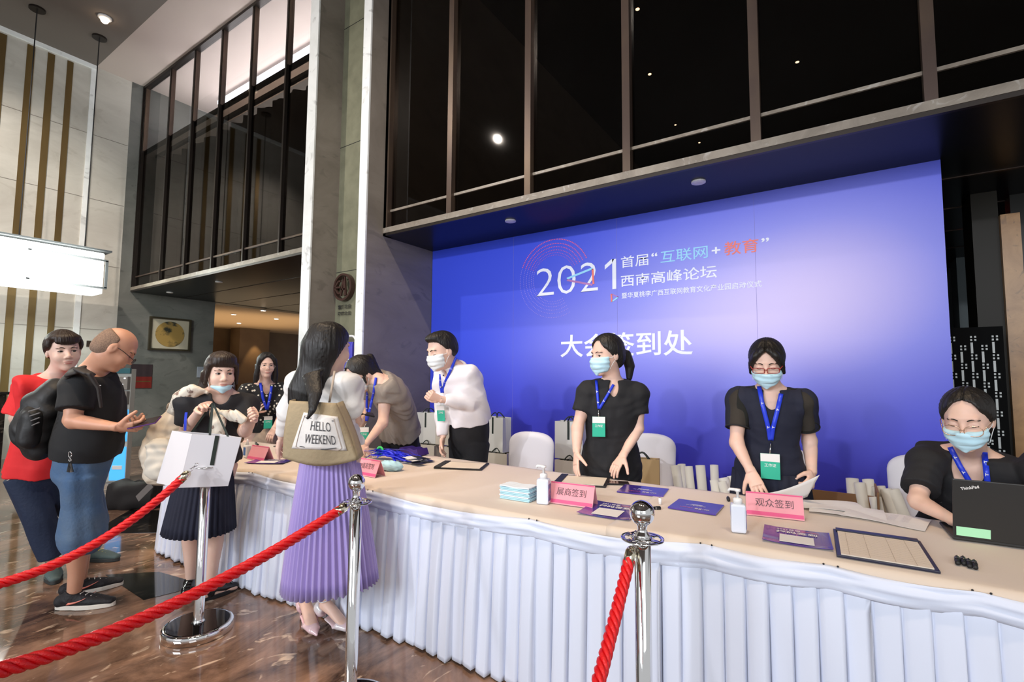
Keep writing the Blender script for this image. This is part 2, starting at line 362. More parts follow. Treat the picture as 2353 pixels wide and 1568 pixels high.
# corridor behind the opening
cor = mat('corridor_ceiling', (.52, .37, .22), .8); corw = mat('corridor_wall', (.13, .085, .045), .7, noise=(2, (.09, .055, .03), ONE, .3, .7))
co = struct(G().bx(-24, X2, 3.6, 12, 2.93, 3.0), 'ceiling.002', cor)
struct(G().bx(-17.3, -17.2, 3.6, 12, 0, 2.93), 'wall_far', corw)
struct(G().bx(-24, X2-.3, 3.5, 3.6, 0, 2.93), 'wall_far.001', corw)
pil = struct(G().bx(-16.9, -16.3, 8.4, 9.4, 0, 2.93), 'wall_far.002', corw)
for i, p in enumerate([(537, 722), (549, 742), (605, 713), (635, 732), (573, 765)]):
    q = Z(*p, 2.93); t = thing('downlight', (q[0], q[1], 2.91), 'small lit spot in the warm corridor ceiling, '+['upper left one', 'lower left one', 'topmost middle one', 'rightmost one', 'farthest one by the wall'][i], 'downlight', 'corridor ceiling spots')
    G().lathe([(.075, 2.93), (.075, 2.915), (.05, 2.912)], (q[0], q[1], 0), 14).obj('ring', M['white'], t); G().lathe([(.05, 2.92), (.05, 2.908)], (q[0], q[1], 0), 14).obj('lens', M['lamp_warm'], t)
spot('corridor_wash', (-16.0, 8.9, 2.85), (-16.35, 8.95, 0), 90, (1, .66, .32), 50, .5, .03)
area('corridor_glow', (-14, 7.2, 2.0), (-14.3, 7.3, 5), 4.2, 4, 60, (1, .74, .46))
area('corridor_cove', (-16.9, 5.8, 2.7), (-17.2, 5.8, 2.0), .15, 4, 10, (1, .72, .4)).rotation_euler = (0, math.radians(-60), 0)
# glass boxes of the upper floor (two bays in one plane)
def glass_bay(name, xs, z0, z1, xl, xr, reflection_sheet, clear_above=None):
    t = thing(name, ((xl+xr)/2, YF, z0), kind='structure')
    for a, b in zip(xs[:-1], xs[1:]):
        for (c, d, mt) in ([(z0+.09, clear_above or z1, M['glass_dark'])]+([(clear_above, z1, M['glass_clear'])] if clear_above else [])):
            G().bx(a+.02, b-.02, YF+.03, YF+.045, c, d).obj('pane', mt, t)
    mw = .018 if reflection_sheet else .032
    for x in xs: G().bx(x-mw, x+mw, YF-(.012 if reflection_sheet else .03), YF+.06, z0+.02, z1).obj('mullion', M['metal_dark'] if reflection_sheet else M['mullion'], t)
    if reflection_sheet:
        for x in xs: G().bx(x-.035, x+.035, YF+.0, YF+.07, clear_above, z1).obj('upper_mullion', M['mullion'], t)
    G().bx(xl, xr, YF+.012, YF+.028, z0+.25, z0+.275).obj('rail', M['edge'] if not reflection_sheet else M['mullion'], t)
    G().bx(xl, xr, YF-.035, YF+.06, z0, z0+.06).obj('edge_strip', M['edge'], t)
    if clear_above: G().bx(xl, xr, YF+.05, YF+.10, clear_above-.03, clear_above+.03).obj('rail', M['metal_dark'], t)
    G().bx(xl, xr, YF-.025, YF+.07, z1-.05, z1).obj('rail', M['metal_dark'], t)
    return t
xs1 = [XW+.03]+[-3.28+.947*i for i in range(8)]
w1 = glass_bay('window_1', xs1, ZB, ZTOP, XW, xs1[-1], False)
xs2 = [X2+.05]+[-10.16+.945*i for i in range(6)]+[-5.35]
w2 = glass_bay('window_2', xs2, ZB, ZTOP, X2, -5.35, True, 5.78)
# soffits under the boxes
sf = struct(G().bx(XW, 7.5, YF+.0, 12.9, ZB-.03, ZB), 'ceiling.003', M['soffit'])
sf2 = struct(G().bx(X2, -5.35, YF+.0, 12.9, ZB-.03, ZB), 'ceiling.004', M['soffit'])
G().bx(X2, -5.35, YF-.03, YF, ZB-.03, ZB+.02).obj('lip', M['metal_dark'], sf2); G().bx(XW, 7.5, YF-.03, YF, ZB-.03, ZB+.005).obj('lip', M['metal_dark'], sf)
G().bx(X2, X2+.03, YF-.03, YF+.07, ZB, ZTOP).obj('corner_post', M['metal_dark'], w2); G().bx(XW, XW+.04, YF-.03, YF+.07, ZB-.03, ZTOP).obj('corner_post', M['metal_dark'], w1)
for i in range(7): G().bx(-3.9, 7, 5.0+i*.9, 5.03+i*.9, ZB-.036, ZB-.03).obj('seam', M['mullion'], sf)
for i in range(4): G().bx(X2, -5.4, 4.6+i*.9, 4.63+i*.9, ZB-.036, ZB-.03).obj('seam', M['metal_dark'], sf2)
for p, s in (((1605, 417), sf), ((1173, 507), sf), ((390, 672), sf2), ((503, 648), sf2)):
    q = Z(*p, ZB-.03); t = thing('downlight', (q[0], q[1], ZB-.04), 'white recessed fitting in the black soffit '+{1605: 'above the backdrop text', 1173: 'above the backdrop left corner', 390: 'at the far left end', 503: 'beside the corridor'}[p[0]], 'downlight')
    G().lathe([(.055, ZB-.03), (.055, ZB-.042), (.035, ZB-.045)], (q[0], q[1], 0), 18).obj('ring', M['white'], t); G().lathe([(.035, ZB-.035), (.034, ZB-.046)], (q[0], q[1], 0), 18).obj('lens', M['white_bright'], t)
# inside the right box: dark room with small ceiling spots
struct(G().bx(XW, 7.5, 13, 13.1, ZB, ZTOP), 'wall_back', M['room_dark'])
struct(G().bx(XW, 7.5, YF+.3, 13, 6.95, 7.0), 'ceiling.005', M['room_dark'])
struct(G().bx(XW, 7.5, YF+.12, 13, ZB, ZB+.02), 'floor.001', M['room_dark'])
SPOTL = ['second pane, topmost', 'second pane, second from top', 'first pane, topmost', 'third pane, upper of two', 'third pane, lower of two', 'second pane, third from top', 'second pane, lowest', 'first pane, middle', 'first pane, lowest', 'fourth pane, topmost', 'fourth pane, second from top', 'fourth pane, lowest', 'third pane, near the rail', 'fifth pane, the only one', 'fourth pane, third from top']
for i, p in enumerate([(1157, 85), (1168, 142), (990, 215), (1295, 235), (1295, 271), (1088, 309), (1143, 326), (950, 354), (966, 379), (1465, 18), (1493, 168), (1607, 326), (1388, 356), (1832, 140), (1552, 285)]):
    q = Z(*p, 6.95)
    if q[1] > 12.8: continue
    t = thing('downlight', (q[0], q[1], 6.94), 'tiny lit spot behind the dark upper glass, '+SPOTL[i], 'downlight', 'spots behind the dark glass')
    k = .022 if p[1] > 200 else .03
    G().lathe([(.05, 6.956), (.05, 6.935), (k, 6.93)], (q[0], q[1], 0), 12).obj('ring', M['metal_dark'], t); G().lathe([(k, 6.94), (k, 6.925)], (q[0], q[1], 0), 12).obj('lens', M['lamp_warm'], t)
# inside the left box: pleated sheet added to imitate the striped wall's reflection, pale ceiling recess with light line above
cv = []
for i in range(420):
    x = X2+.1+i*(5.9/419); y = YF+.42+.05*math.sin(x*14)+.02*math.sin(x*31+1); cv.append([(x, y, ZB), (x, y, 5.74)])
cu_ = G().grid(cv).obj('reflection_sheet', M['reflection_sheet'], None, True); tag(cu_, 'brown pleated sheet behind the left upper glass imitating a reflection of the striped wall', 'reflection_sheet')
struct(G().bx(X2, -5.35, YF+.25, YF+.3, 5.74, 5.80), 'trim_3', M['metal_dark'])
struct(G().bx(X2, -5.35, YF+1.6, YF+1.7, ZB, ZTOP), 'wall_back.001', mat('pale_blue_wall', (.34, .36, .38), .9))
struct(G().bx(X2, -5.35, YF+.12, YF+1.6, ZB, ZB+.02), 'floor.002', M['room_dark'])
q = Z(600, 128, 6.98); st = G().bx(X2+.9, -5.5, YF+.95, YF+1.03, 6.93, 7.0).obj('light_strip', M['lamp_cool']); tag(st, 'long white light line in the ceiling recess of the upper left box', 'light strip')
area('upper_box_glow', (-8.3, YF+.8, 6.0), (-8.3, YF+1.1, 8), 5, .5, 110, (.95, .95, 1))
# fins beside the logo panel
struct(G().bx(-5.40, -5.24, YFIN, 5.2, 0, ZTOP), 'wall_fin', M['sidestone']); struct(G().bx(-5.405, -5.235, YFIN-.02, YFIN, 0, ZTOP), 'trim_4', M['whitestone'])
fin = struct(G().bx(-4.36, XW, YFIN, YF+9.2, 0, ZTOP), 'wall_fin.001', M['sidestone']); struct(G().bx(-4.375, XW, YFIN-.02, YFIN, 0, ZTOP), 'trim_5', M['whitestone'])
op = struct(G().bx(-5.24, -4.36, 3.86, 3.95, 0, ZTOP), 'wall_panel', M['olive'])
for z in (1.0, 2.68, 4.3, 5.9): G().bx(-5.24, -4.36, 3.857, 3.86, z, z+.006).obj('joint', M['black'], op)
struct(G().bx(-5.24, -4.36, 3.845, 3.86, 0, 1.32), 'baseboard_panel', M['black'])
# right rear hall beyond the backdrop
struct(G().bx(XW, 7.5, 12.6, 12.7, 0, ZB), 'wall_rear', mat('dark_grey_rear_wall', (.035, .04, .042), .6))
q = Yp(2222, 600, 8.5); struct(G().bx(q[0]-.12, q[0]+.10, 8.4, 8.8, 0, ZB-.03), 'trim_6', mat('pale_blue_column', (.36, .44, .46), .5))
q = Yp(2275, 600, 9.0); struct(G().bx(q[0]-.2, q[0]+.55, 9.0, 9.1, 1.9, ZB-.03), 'window_3', mat('dark_pane', (.012, .018, .022), .1)); struct(G().bx(q[0]-.6, q[0]+1.2, 9.15, 9.2, 0, ZB-.03), 'wall_rear.001', mat('slate_wall', (.05, .058, .062), .6))
M['rust'] = marble('rust_stone', (.26, .12, .035), (.46, .25, .09), (.10, .05, .02), 3, .3, .3, .7, .5)
q = Yp(2325, 700, 5.6); struct(G().bx(q[0]-.055, q[0]+.06, 5.5, 5.8, 0, 2.75), 'trim_7', M['rust']); struct(G().bx(q[0]-.22, q[0]-.056, 5.55, 5.9, 0, ZB-.03), 'trim_8', mat('umber_panel', (.016, .013, .008), .4, spec=.2))
struct(G().bx(q[0]+.061, q[0]+2.5, 5.75, 5.9, 0, ZB-.03), 'wall_rear.002', mat('charcoal_panel', (.014, .014, .012), .3, spec=.3))
# slotted black screen
a = Yp(2200, 760, 5.2); b = Yp(2300, 750, 5.2); ztop = b[2]; x0, x1 = a[0]-.35, b[0]+.01
t = thing('slotted_screen', ((x0+x1)/2, 5.2, 0), 'black standing screen pierced by rows of light slots behind the blue backdrop', 'screen')
G().bx(x0, x1, 5.2, 5.24, 0.0, ztop).obj('panel', mat('dead_black', (.004, .004, .004), .9, spec=.1), t)
slm = mat('pale_slot', (.5, .52, .5), .5); sg = G(); n = 0
for c in range(9):
    xx = x0+.05+c*(x1-x0-.08)/8.6
    for r_ in range(12):
        z = ztop-.12-r_*.145-(c % 2)*.072
        if z > .1:
            sg.bx(xx, xx+.014, 5.19, 5.2, z-.085, z)
            for dx in (0, .024):
                for dz in (.012, .036): sg.bx(xx+dx, xx+dx+.011, 5.19, 5.2, z+dz, z+dz+.014)
o = sg.obj('slots', slm, t); o['kind'] = 'stuff'
# red indicator on the rear ceiling
q = Yp(2254, 521, 6.5); o = G().sphere(q, .028, 10).add([], []).obj('indicator_lamp', mat('red_glow', (.8, .02, .02), .4, emit=((1, .05, .05), 3)), None, True); tag(o, 'small red lamp glowing in the dark area right of the backdrop', 'lamp')
# pendant lamp
XP = -10.28
t = thing('pendant_lamp', (XP, 1.2, 2.7), 'long glowing rectangular pendant lamp hanging by the striped wall', 'pendant lamp')
em = mat('lit_crystal', (1, 1, 1), .3, emit=((.93, 1, .97), 1.5))
G().bx(XP-.22, XP+.22, -1.4, 2.93, 2.70, 3.38).obj('diffuser', em, t, bevel=.02)
G().bx(XP-.30, XP+.30, -1.5, 3.0, 3.40, 3.425).obj('canopy_plate', M['black'], t)
fr = G()
for z in (3.255, 2.80): fr.bx(XP+.235, XP+.255, -1.4, 2.97, z-.016, z+.016)
for y in (2.955, 2.02, 1.1, .2): fr.bx(XP+.235, XP+.255, y-.018, y+.018, 2.80, 3.255)
fr.obj('frame', M['black'], t)
for y in (2.72, 1.94):
    c = G().tube([(XP, y, 3.42), (XP, y, ZTOP)], .008, 8).obj('cable', M['black'], t); G().lathe([(.10, ZTOP-.03), (.10, ZTOP)], (XP, y, 0), 20).obj('rose', M['metal_dark'], c)
area('pendant_light', (XP+.4, 1.2, 3.05), (XP-1, 1.4, 3.0), 3.2, .5, 320, (.9, 1, .95))
q = Z(241, 40, ZTOP); t = thing('ceiling_spotlight', (q[0], q[1], ZTOP-.05), 'single white spotlight on the dark lobby ceiling top left', 'spotlight')
G().lathe([(.09, ZTOP), (.09, ZTOP-.02), (.07, ZTOP-.03)], (q[0], q[1], 0), 20).obj('ring', M['white'], t); G().sphere((q[0], q[1], ZTOP-.045), .055, 14).obj('lens', M['lamp_warm'], t, True)
# reception counter at the far left, wall items
t = thing('reception_counter', (-10.6, .6, 0), 'polished black marble counter at the far left edge', 'counter')
G().bx(-11.0, -10.2, -2.5, 1.93, 0, 1.08).obj('body', M['blackmarble'], t, bevel=.01); G().bx(-11.05, -10.15, -2.5, 1.97, 1.08, 1.12).obj('worktop', M['blackmarble'], t, bevel=.005)
X = X2+.012
a = Xp(343, 727, X); b = Xp(434, 808, X)
t = thing('framed_picture', (X, (a[1]+b[1])/2, b[2]), 'square framed picture with a round golden landscape on the grey wall', 'picture')
y0, y1, z0, z1 = a[1], b[1], b[2], a[2]; f_ = .035
G().bx(X, X+.02, y0+.01, y1-.01, z0+.01, z1-.01).obj('mount', mat('cream_mount', (.40, .36, .27), .7), t)
fg = G(); fg.bx(X, X+.05, y0, y0+f_, z0, z1); fg.bx(X, X+.05, y1-f_, y1, z0, z1); fg.bx(X, X+.05, y0+f_, y1-f_, z0, z0+f_); fg.bx(X, X+.05, y0+f_, y1-f_, z1-f_, z1)
fg.obj('frame', mat('dark_gilt', (.06, .05, .03), .35, .4), t)
G().lathe([(.26, 0), (.26, .004)], (X+.02, (y0+y1)/2, (z0+z1)/2), 40, (V(0, 1, 0), V(0, 0, 1), V(1, 0, 0))).obj('painting', mat('gold_landscape', (.30, .19, .05), .6, noise=(4, (.03, .03, .018), (1, 1, 1.4), .47, .56)), t)
a = Xp(301, 837, X); b = Xp(347, 892, X); t = thing('wall_poster', (X, (a[1]+b[1])/2, b[2]), 'dark red notice poster on the grey wall below the picture', 'poster')
G().bx(X, X+.012, a[1], b[1], b[2], a[2]).obj('sheet', mat('maroon_paper', (.035, .022, .025), .5), t); h_ = a[2]-b[2]
G().bx(X+.012, X+.014, a[1], b[1], b[2], b[2]+h_*.48).obj('red_field', mat('red_print', (.16, .012, .008), .5), t); G().bx(X+.014, X+.015, a[1]+.02, b[1]-.02, b[2]+h_*.26, b[2]+h_*.30).obj('gold_line', M['brass'], t)
a = Xp(453, 843, X); b = Xp(474, 868, X); o = G().bx(X, X+.012, a[1], b[1], b[2], a[2]).obj('wall_plate', mat('pale_grey_plastic', (.26, .29, .34), .4), bevel=.004); tag(o, 'pale grey square wall plate beside the corridor opening', 'plate')
a = Xp(199, 783, X2); b = Xp(222, 798, X2); t = thing('door_sign', (X2, (a[1]+b[1])/2, b[2]), 'small dark room sign on the pale wall behind the heads', 'sign')
G().bx(X2, X2+.015, a[1], b[1], b[2], a[2]).obj('plate', mat('bronze_plate', (.05, .035, .025), .4, .4), t); G().bx(X2+.015, X2+.017, a[1]+.09, b[1]-.09, b[2]+.03, a[2]-.03).obj('icon', M['brass'], t)
# EA emblem on the olive panel
q = Yp(793, 661, 3.84); r_ = .17
t = thing('wall_emblem', (q[0], 3.8, q[2]), 'round bronze letter emblem mounted on the olive panel between the white fins', 'emblem')
brz = mat('brown_bronze', (.07, .035, .028), .35, .3); ring = []
G().ring([(r_, 0), (r_, .06), (r_-.026, .06), (r_-.026, 0)], (q[0], 3.855, q[2]), 48, (V(1, 0, 0), V(0, 0, 1), V(0, -1, 0))).obj('ring', brz, t)
xx = q[0]-.012
def stroke(g, a, b, w_): a = V(xx+a[0], 3.80, q[2]+a[1]); b = V(xx+b[0], 3.80, q[2]+b[1]); d = nrm(b-a); g.box((a+b)/2, (np.linalg.norm(b-a), w_*.8, .02), (d, np.cross(d, V(0, 1, 0)), V(0, 1, 0)))
g = G(); stroke(g, (-.13, 0), (-.06, .075), .028); stroke(g, (-.13, 0), (-.06, -.075), .028); stroke(g, (-.06, .075), (-.02, .075), .026); stroke(g, (-.11, 0), (-.02, 0), .026); stroke(g, (-.06, -.075), (-.02, -.075), .026); g.obj('arrow_letter', brz, t)
g = G(); stroke(g, (-.01, -.11), (.035, .12), .03); stroke(g, (.045, .12), (.075, -.11), .05); stroke(g, (.0, -.03), (.07, -.03), .024); g.obj('letter', brz, t)
lettering('lettering', '富雅北住', V(q[0]-.13, 3.855, q[2]-.265), V(1, 0, .0), ZV, .25, .055, M['black'], t, .02, .012)
lettering('lettering', '國際北住', V(q[0]-.13, 3.855, q[2]-.345), V(1, 0, 0), ZV, .25, .05, M['black'], t, .02, .012)
# blue promotional stand in front of the olive panel
a = Yp(822, 772, 3.72); x1 = a[0]; zt = a[2]; x0 = x1-.62
t = thing('promotion_stand', ((x0+x1)/2, 3.7, 0), 'blue promotion stand in a white tube frame behind the long haired visitor', 'stand')
R = .08; pts = [(x0, 3.7, 0.02)]+[(x0+R-R*math.cos(u), 3.7, zt-R+R*math.sin(u)) for u in np.linspace(0, PI/2, 7)]+[(x1-R+R*math.sin(u), 3.7, zt-R+R*math.cos(u)) for u in np.linspace(0, PI/2, 7)]+[(x1, 3.7, .02)]
G().tube(pts, .014, 10).obj('frame', M['white'], t, True); G().bx(x0-.1, x1+.1, 3.55, 3.85, 0, .02).obj('base', M['white'], t)
G().bx(x0+.04, x1-.05, 3.69, 3.71, .3, zt-.07).obj('banner', mat('royal_blue_print', (.035, .035, .48), .5, noise=(3, (.06, .02, .32), ONE, .4, .7)), t)
lettering('lettering', '大放送', V(x0+.10, 3.687, zt-.335), V(1, 0, 0), ZV, .42, .12, M['white_bright'], t, .03, .001, shear=.15)
G().bx(x0+.1, x0+.5, 3.686, 3.688, zt-.40, zt-.385).obj('fine_print', M['white_bright'], t)
# information kiosk in the far lobby
kx, ky = -7.87, 2.58
t = thing('charging_kiosk', (kx, ky, 0), 'tall slim kiosk with glowing blue panels beyond the man with the phone', 'kiosk')
ax = (nrm(V(cr[0], cr[1], 0)), nrm(V(-cr[1], cr[0], 0)), ZV)
zz = lambda y: Yp(275, y, ky)[2]
def kb(n, z0, z1, wd, d, m, off=0, lat=0): return G().box(V(kx, ky, (z0+z1)/2)-ax[1]*off+ax[0]*lat, (wd, d, z1-z0), ax).obj(n, m, t, bevel=.003)
bl = mat('lit_blue_panel', (.05, .3, .6), .4, emit=((.06, .36, .85), 1.1)); gr = mat('kiosk_grey', (.22, .2, .18), .4)
kb('body', 0, 1.46, .25, .08, mat('kiosk_shell', (.5, .5, .46), .4)); kb('header', 1.40, 1.47, .25, .03, mat('teal_header', (.02, .10, .12), .4), .055)
for z in (1.19, 1.0): kb('slot_unit', z, z+.17, .23, .06, gr, .06)
kb('screen', .52, .93, .2, .01, bl, .045, .02); kb('screen', .02, .45, .2, .01, bl, .045, .02)
for z0, z1 in ((.84, .87), (.46, .52), (.16, .21)): kb('caption', z0, z1, .13, .006, M['white_bright'], .052, .02)
for z, l in ((1.33, .08), (1.33, -.07), (1.25, .05), (1.23, .05), (1.14, .07), (1.14, -.08), (1.08, .05), (1.05, .05)): kb('indicator', z, z+.015, .022, .006, M['lamp_cool'], .092, l)
# ================================================================== BACKDROP
def grad_mat():
    """the printed blue to lilac artwork of the backdrop"""
    m = bpy.data.materials.new('backdrop_print'); m.use_nodes = True; nt = m.node_tree; b = nt.nodes['Principled BSDF']; L = nt.links.new
    tc = node(nt, 'ShaderNodeTexCoord'); sep = node(nt, 'ShaderNodeSeparateXYZ'); L(tc.outputs['Object'], sep.inputs[0])
    def blob(cx_, cz_, sx, sz, amp):
        a = node(nt, 'ShaderNodeMath', operation='SUBTRACT'); L(sep.outputs[0], a.inputs[0]); a.inputs[1].default_value = cx_
        a2 = node(nt, 'ShaderNodeMath', operation='DIVIDE'); L(a.outputs[0], a2.inputs[0]); a2.inputs[1].default_value = sx
        p = node(nt, 'ShaderNodeMath', operation='POWER'); L(a2.outputs[0], p.inputs[0]); p.inputs[1].default_value = 2
        c = node(nt, 'ShaderNodeMath', operation='SUBTRACT'); L(sep.outputs[2], c.inputs[0]); c.inputs[1].default_value = cz_
        c2 = node(nt, 'ShaderNodeMath', operation='DIVIDE'); L(c.outputs[0], c2.inputs[0]); c2.inputs[1].default_value = sz
        q = node(nt, 'ShaderNodeMath', operation='POWER'); L(c2.outputs[0], q.inputs[0]); q.inputs[1].default_value = 2
        s = node(nt, 'ShaderNodeMath', operation='ADD'); L(p.outputs[0], s.inputs[0]); L(q.outputs[0], s.inputs[1])
        n_ = node(nt, 'ShaderNodeMath', operation='MULTIPLY'); L(s.outputs[0], n_.inputs[0]); n_.inputs[1].default_value = -1
        e = node(nt, 'ShaderNodeMath', operation='EXPONENT'); L(n_.outputs[0], e.inputs[0])
        f = node(nt, 'ShaderNodeMath', operation='MULTIPLY'); L(e.outputs[0], f.inputs[0]); f.inputs[1].default_value = amp; return f.outputs[0]
    outs = [blob(-.5, .75, 1.15, .75, .85), blob(-2.1, .55, .9, .5, .35), blob(.2, 1.1, .8, .8, .3)]
    s = outs[0]
    for o_ in outs[1:]:
        a = node(nt, 'ShaderNodeMath', operation='ADD'); L(s, a.inputs[0]); L(o_, a.inputs[1]); s = a.outputs[0]
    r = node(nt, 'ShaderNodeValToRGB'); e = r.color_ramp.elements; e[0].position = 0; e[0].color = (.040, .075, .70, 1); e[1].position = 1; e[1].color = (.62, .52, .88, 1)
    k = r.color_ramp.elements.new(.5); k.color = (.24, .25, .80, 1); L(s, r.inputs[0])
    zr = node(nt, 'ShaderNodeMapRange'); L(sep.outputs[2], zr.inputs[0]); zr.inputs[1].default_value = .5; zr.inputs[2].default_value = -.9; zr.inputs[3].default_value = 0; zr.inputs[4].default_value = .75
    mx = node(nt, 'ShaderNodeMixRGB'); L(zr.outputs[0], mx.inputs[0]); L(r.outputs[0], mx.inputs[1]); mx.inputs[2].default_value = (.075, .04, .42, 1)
    L(mx.outputs[0], b.inputs['Base Color']); b.inputs['Roughness'].default_value = .38; b.inputs['Specular IOR Level'].default_value = .35
    return m
BX0, BX1 = XW+.005, .648
bd = thing('backdrop', (0, YB, 1.2), 'large blue and lilac printed backdrop with white forum title text', 'backdrop')
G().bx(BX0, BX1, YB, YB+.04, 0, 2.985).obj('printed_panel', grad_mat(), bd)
sm = mat('backdrop_seam', (.2, .18, .5), .5)
for x in (BX0+1.23, BX0+2.45, BX0+3.68): G().bx(x, x+.002, YB-.0012, YB, .3, 2.98).obj('seam', sm, bd)
G().bx(BX0, BX1, YB+.04, YB+.07, 0, .06).obj('foot_rail', M['metal_dark'], bd)
wt = mat('white_print', (.80, .82, .92), .5); cy = mat('sky_blue_print', (.30, .66, .92), .5); rd = mat('coral_print', (.86, .17, .13), .5)
YT = YB-.0015
def T(s, px0, py0, wd, hh, m, bold=.015, sh=0): q = Yp(px0, py0, YB); return lettering('lettering', s, V(q[0], YT, q[2]), V(1, 0, 0), ZV, wd, hh, m, bd, bold, .001, shear=sh)
def span(a, b): return abs(Yp(*b, YB)[0]-Yp(*a, YB)[0])
def hh(a, b): return abs(Yp(*b, YB)[2]-Yp(*a, YB)[2])
z1_ = Yp(1233, 682, YB)[2]; x = Yp(1233, 682, YB)[0]; xe = Yp(1415, 662, YB)[0]
for ch, a_, b_ in (('2', 1233, 1273), ('0', 1281, 1323), ('2', 1334, 1374)):
    xa, xb = Yp(a_, 640, YB)[0], Yp(b_, 640, YB)[0]; lettering('lettering', ch, V(xa, YT, z1_), V(1, 0, 0), ZV, xb-xa, .30, wt, bd, -.012, .001)
xa, xb = Yp(1390, 630, YB)[0], Yp(1416, 630, YB)[0]; g = G(); g.slab([(xb-.04, YT-.001, z1_), (xb, YT-.001, z1_), (xb, YT-.001, z1_+.30), (xb-.04, YT-.001, z1_+.30)], .001, V(0, 1, 0)); g.slab([(xa, YT-.001, z1_+.205), (xb-.04, YT-.001, z1_+.262), (xb-.02, YT-.001, z1_+.30), (xb-.05, YT-.001, z1_+.30), (xa, YT-.001, z1_+.248)], .001, V(0, 1, 0)); g.obj('lettering', wt, bd)
def row(txts, xs_, ze, h_, bold=.018):
    for (s, m), (a, b) in zip(txts, xs_): lettering('lettering', s, V(a, YT, ze), V(1, 0, 0), ZV, b-a, h_, m, bd, bold, .001)
X_ = lambda px, py: Yp(px, py, YB)[0]
ZL = Yp(1427, 617, YB)[2]
for s_, m_, a, b, z_, h_ in [('首届', wt, 1427, 1490, 0, .115), ('“', wt, 1497, 1511, .075, .035), ('互联网', cy, 1518, 1627, 0, .115), ('+', wt, 1636, 1656, .028, .06), ('教育', rd, 1665, 1744, 0, .12), ('”', wt, 1751, 1769, .075, .035)]:
    lettering('lettering', s_, V(X_(a, 600), YT, ZL+z_), V(1, 0, 0), ZV, X_(b, 600)-X_(a, 600), h_, m_, bd, .006 if len(s_) > 1 else .02, .001)
q = Yp(1427, 660, YB); lettering('lettering', '西南高峰论坛', V(q[0], YT, q[2]), V(1, 0, 0), ZV, X_(1648, 640)-q[0], .115, wt, bd, .008, .001)
q = Yp(1429, 687, YB); lettering('lettering', '暨华夏桃李广西互联网教育文化产业园启动仪式', V(q[0], YT, q[2]), V(1, 0, 0), ZV, X_(1750, 650)-q[0], .058, wt, bd, .01, .001)
q = Yp(1288, 822, YB); lettering('lettering', '大会签到处', V(q[0], YT, q[2]), V(1, 0, 0), ZV, X_(1592, 790)-q[0], .235, wt, bd, .014, .001)
def seg(a, b, wd, m, nm='logo_stroke'):
    a = Yp(*a, YB); b = Yp(*b, YB); a[1] = b[1] = YT-.002; d = nrm(b-a); G().box((a+b)/2, (np.linalg.norm(b-a), wd, .001), (d, np.cross(d, V(0, 1, 0)), V(0, 1, 0))).obj(nm, m, bd)
pu = mat('violet_print', (.42, .16, .45), .5)
seg((1303, 641), (1362, 617), .022, cy); seg((1362, 618), (1364, 653), .02, rd); seg((1303, 644), (1362, 655), .02, pu)
seg((1405, 676), (1406, 694), .016, rd); seg((1407, 693), (1421, 683), .014, cy); seg((1406, 676), (1421, 683), .01, pu)
# dotted rings of the artwork
cxy = Yp(1272, 640, YB); pk = mat('pink_dots', (.80, .10, .24), .5); vi = mat('violet_dots', (.42, .30, .75), .5)
for i, rr in enumerate((.42, .375, .34, .305, .275, .25)):
    for nm, m_, t0, t1, sz in (('dotted_ring', pk, 25, 160, .0055-.0006*i), ('dotted_ring', vi, 160, 300, .003)):
        g = G(); k = int(rr*(t1-t0)/1.15)
        for j in range(k):
            t_ = math.radians(t0+(t1-t0)*j/k); g.box((cxy[0]+rr*math.cos(t_), YT-.0005, cxy[2]+rr*math.sin(t_)), (sz*2, .001, sz*2))
        o = g.obj(nm, m_, bd); o['kind'] = 'stuff'
# ================================================================== TABLES, CLOTHS, SKIRT
ZT = .76
FR = [(-4.50, 1.80), (-3.39, 1.82), (-2.8, 1.885), (-2.3, 1.94), (-1.95, 1.97), (-1.57, 1.985), (-1.17, 1.99), (-.67, 2.07), (-.35, 2.11), (.44, 2.13), (1.8, 2.16)]
fx = np.array([p[0] for p in FR]); fy = np.array([p[1] for p in FR])
def yfront(x): return np.interp(x, fx, fy)
def yback(x): return np.interp(x, [-5, -4.1, -3.6, 2], [2.58, 2.64, 2.98, 2.98])
clothm = mat('warm_tinted_cloth', (.66, .55, .45), .75, bump=(9, .25, (1, 1, 1)), sheen=.2)  # white cloth; the warm light on it is put into the base colour
skirtm = mat('white_satin_skirt', (.66, .70, .82), .6, bump=(30, .12, (1, 1, .2)), sheen=.2)
wood = mat('table_board', (.35, .25, .16), .5)
for i, (a, b) in enumerate([(-4.4, -2.65), (-2.63, -.83), (-.81, .95)]):
    t = thing('folding_table', ((a+b)/2, 2.5, 0), ['folding banquet table hidden under the skirt at the far left end', 'folding banquet table hidden under the skirt in the middle', 'folding banquet table hidden under the skirt below the laptop'][i], 'table')
    y0 = max(yfront(a), yfront(b))+.03; y1 = min(yback(a), yback(b))-.03
    G().bx(a, b, y0, y1, .725, .75).obj('tabletop', wood, t)
    for x in (a+.12, b-.12):
        for y in (y0+.1, y1-.1): G().tube([(x, y, 0), (x, y, .73)], .014, 8).obj('leg', M['chrome'], t)
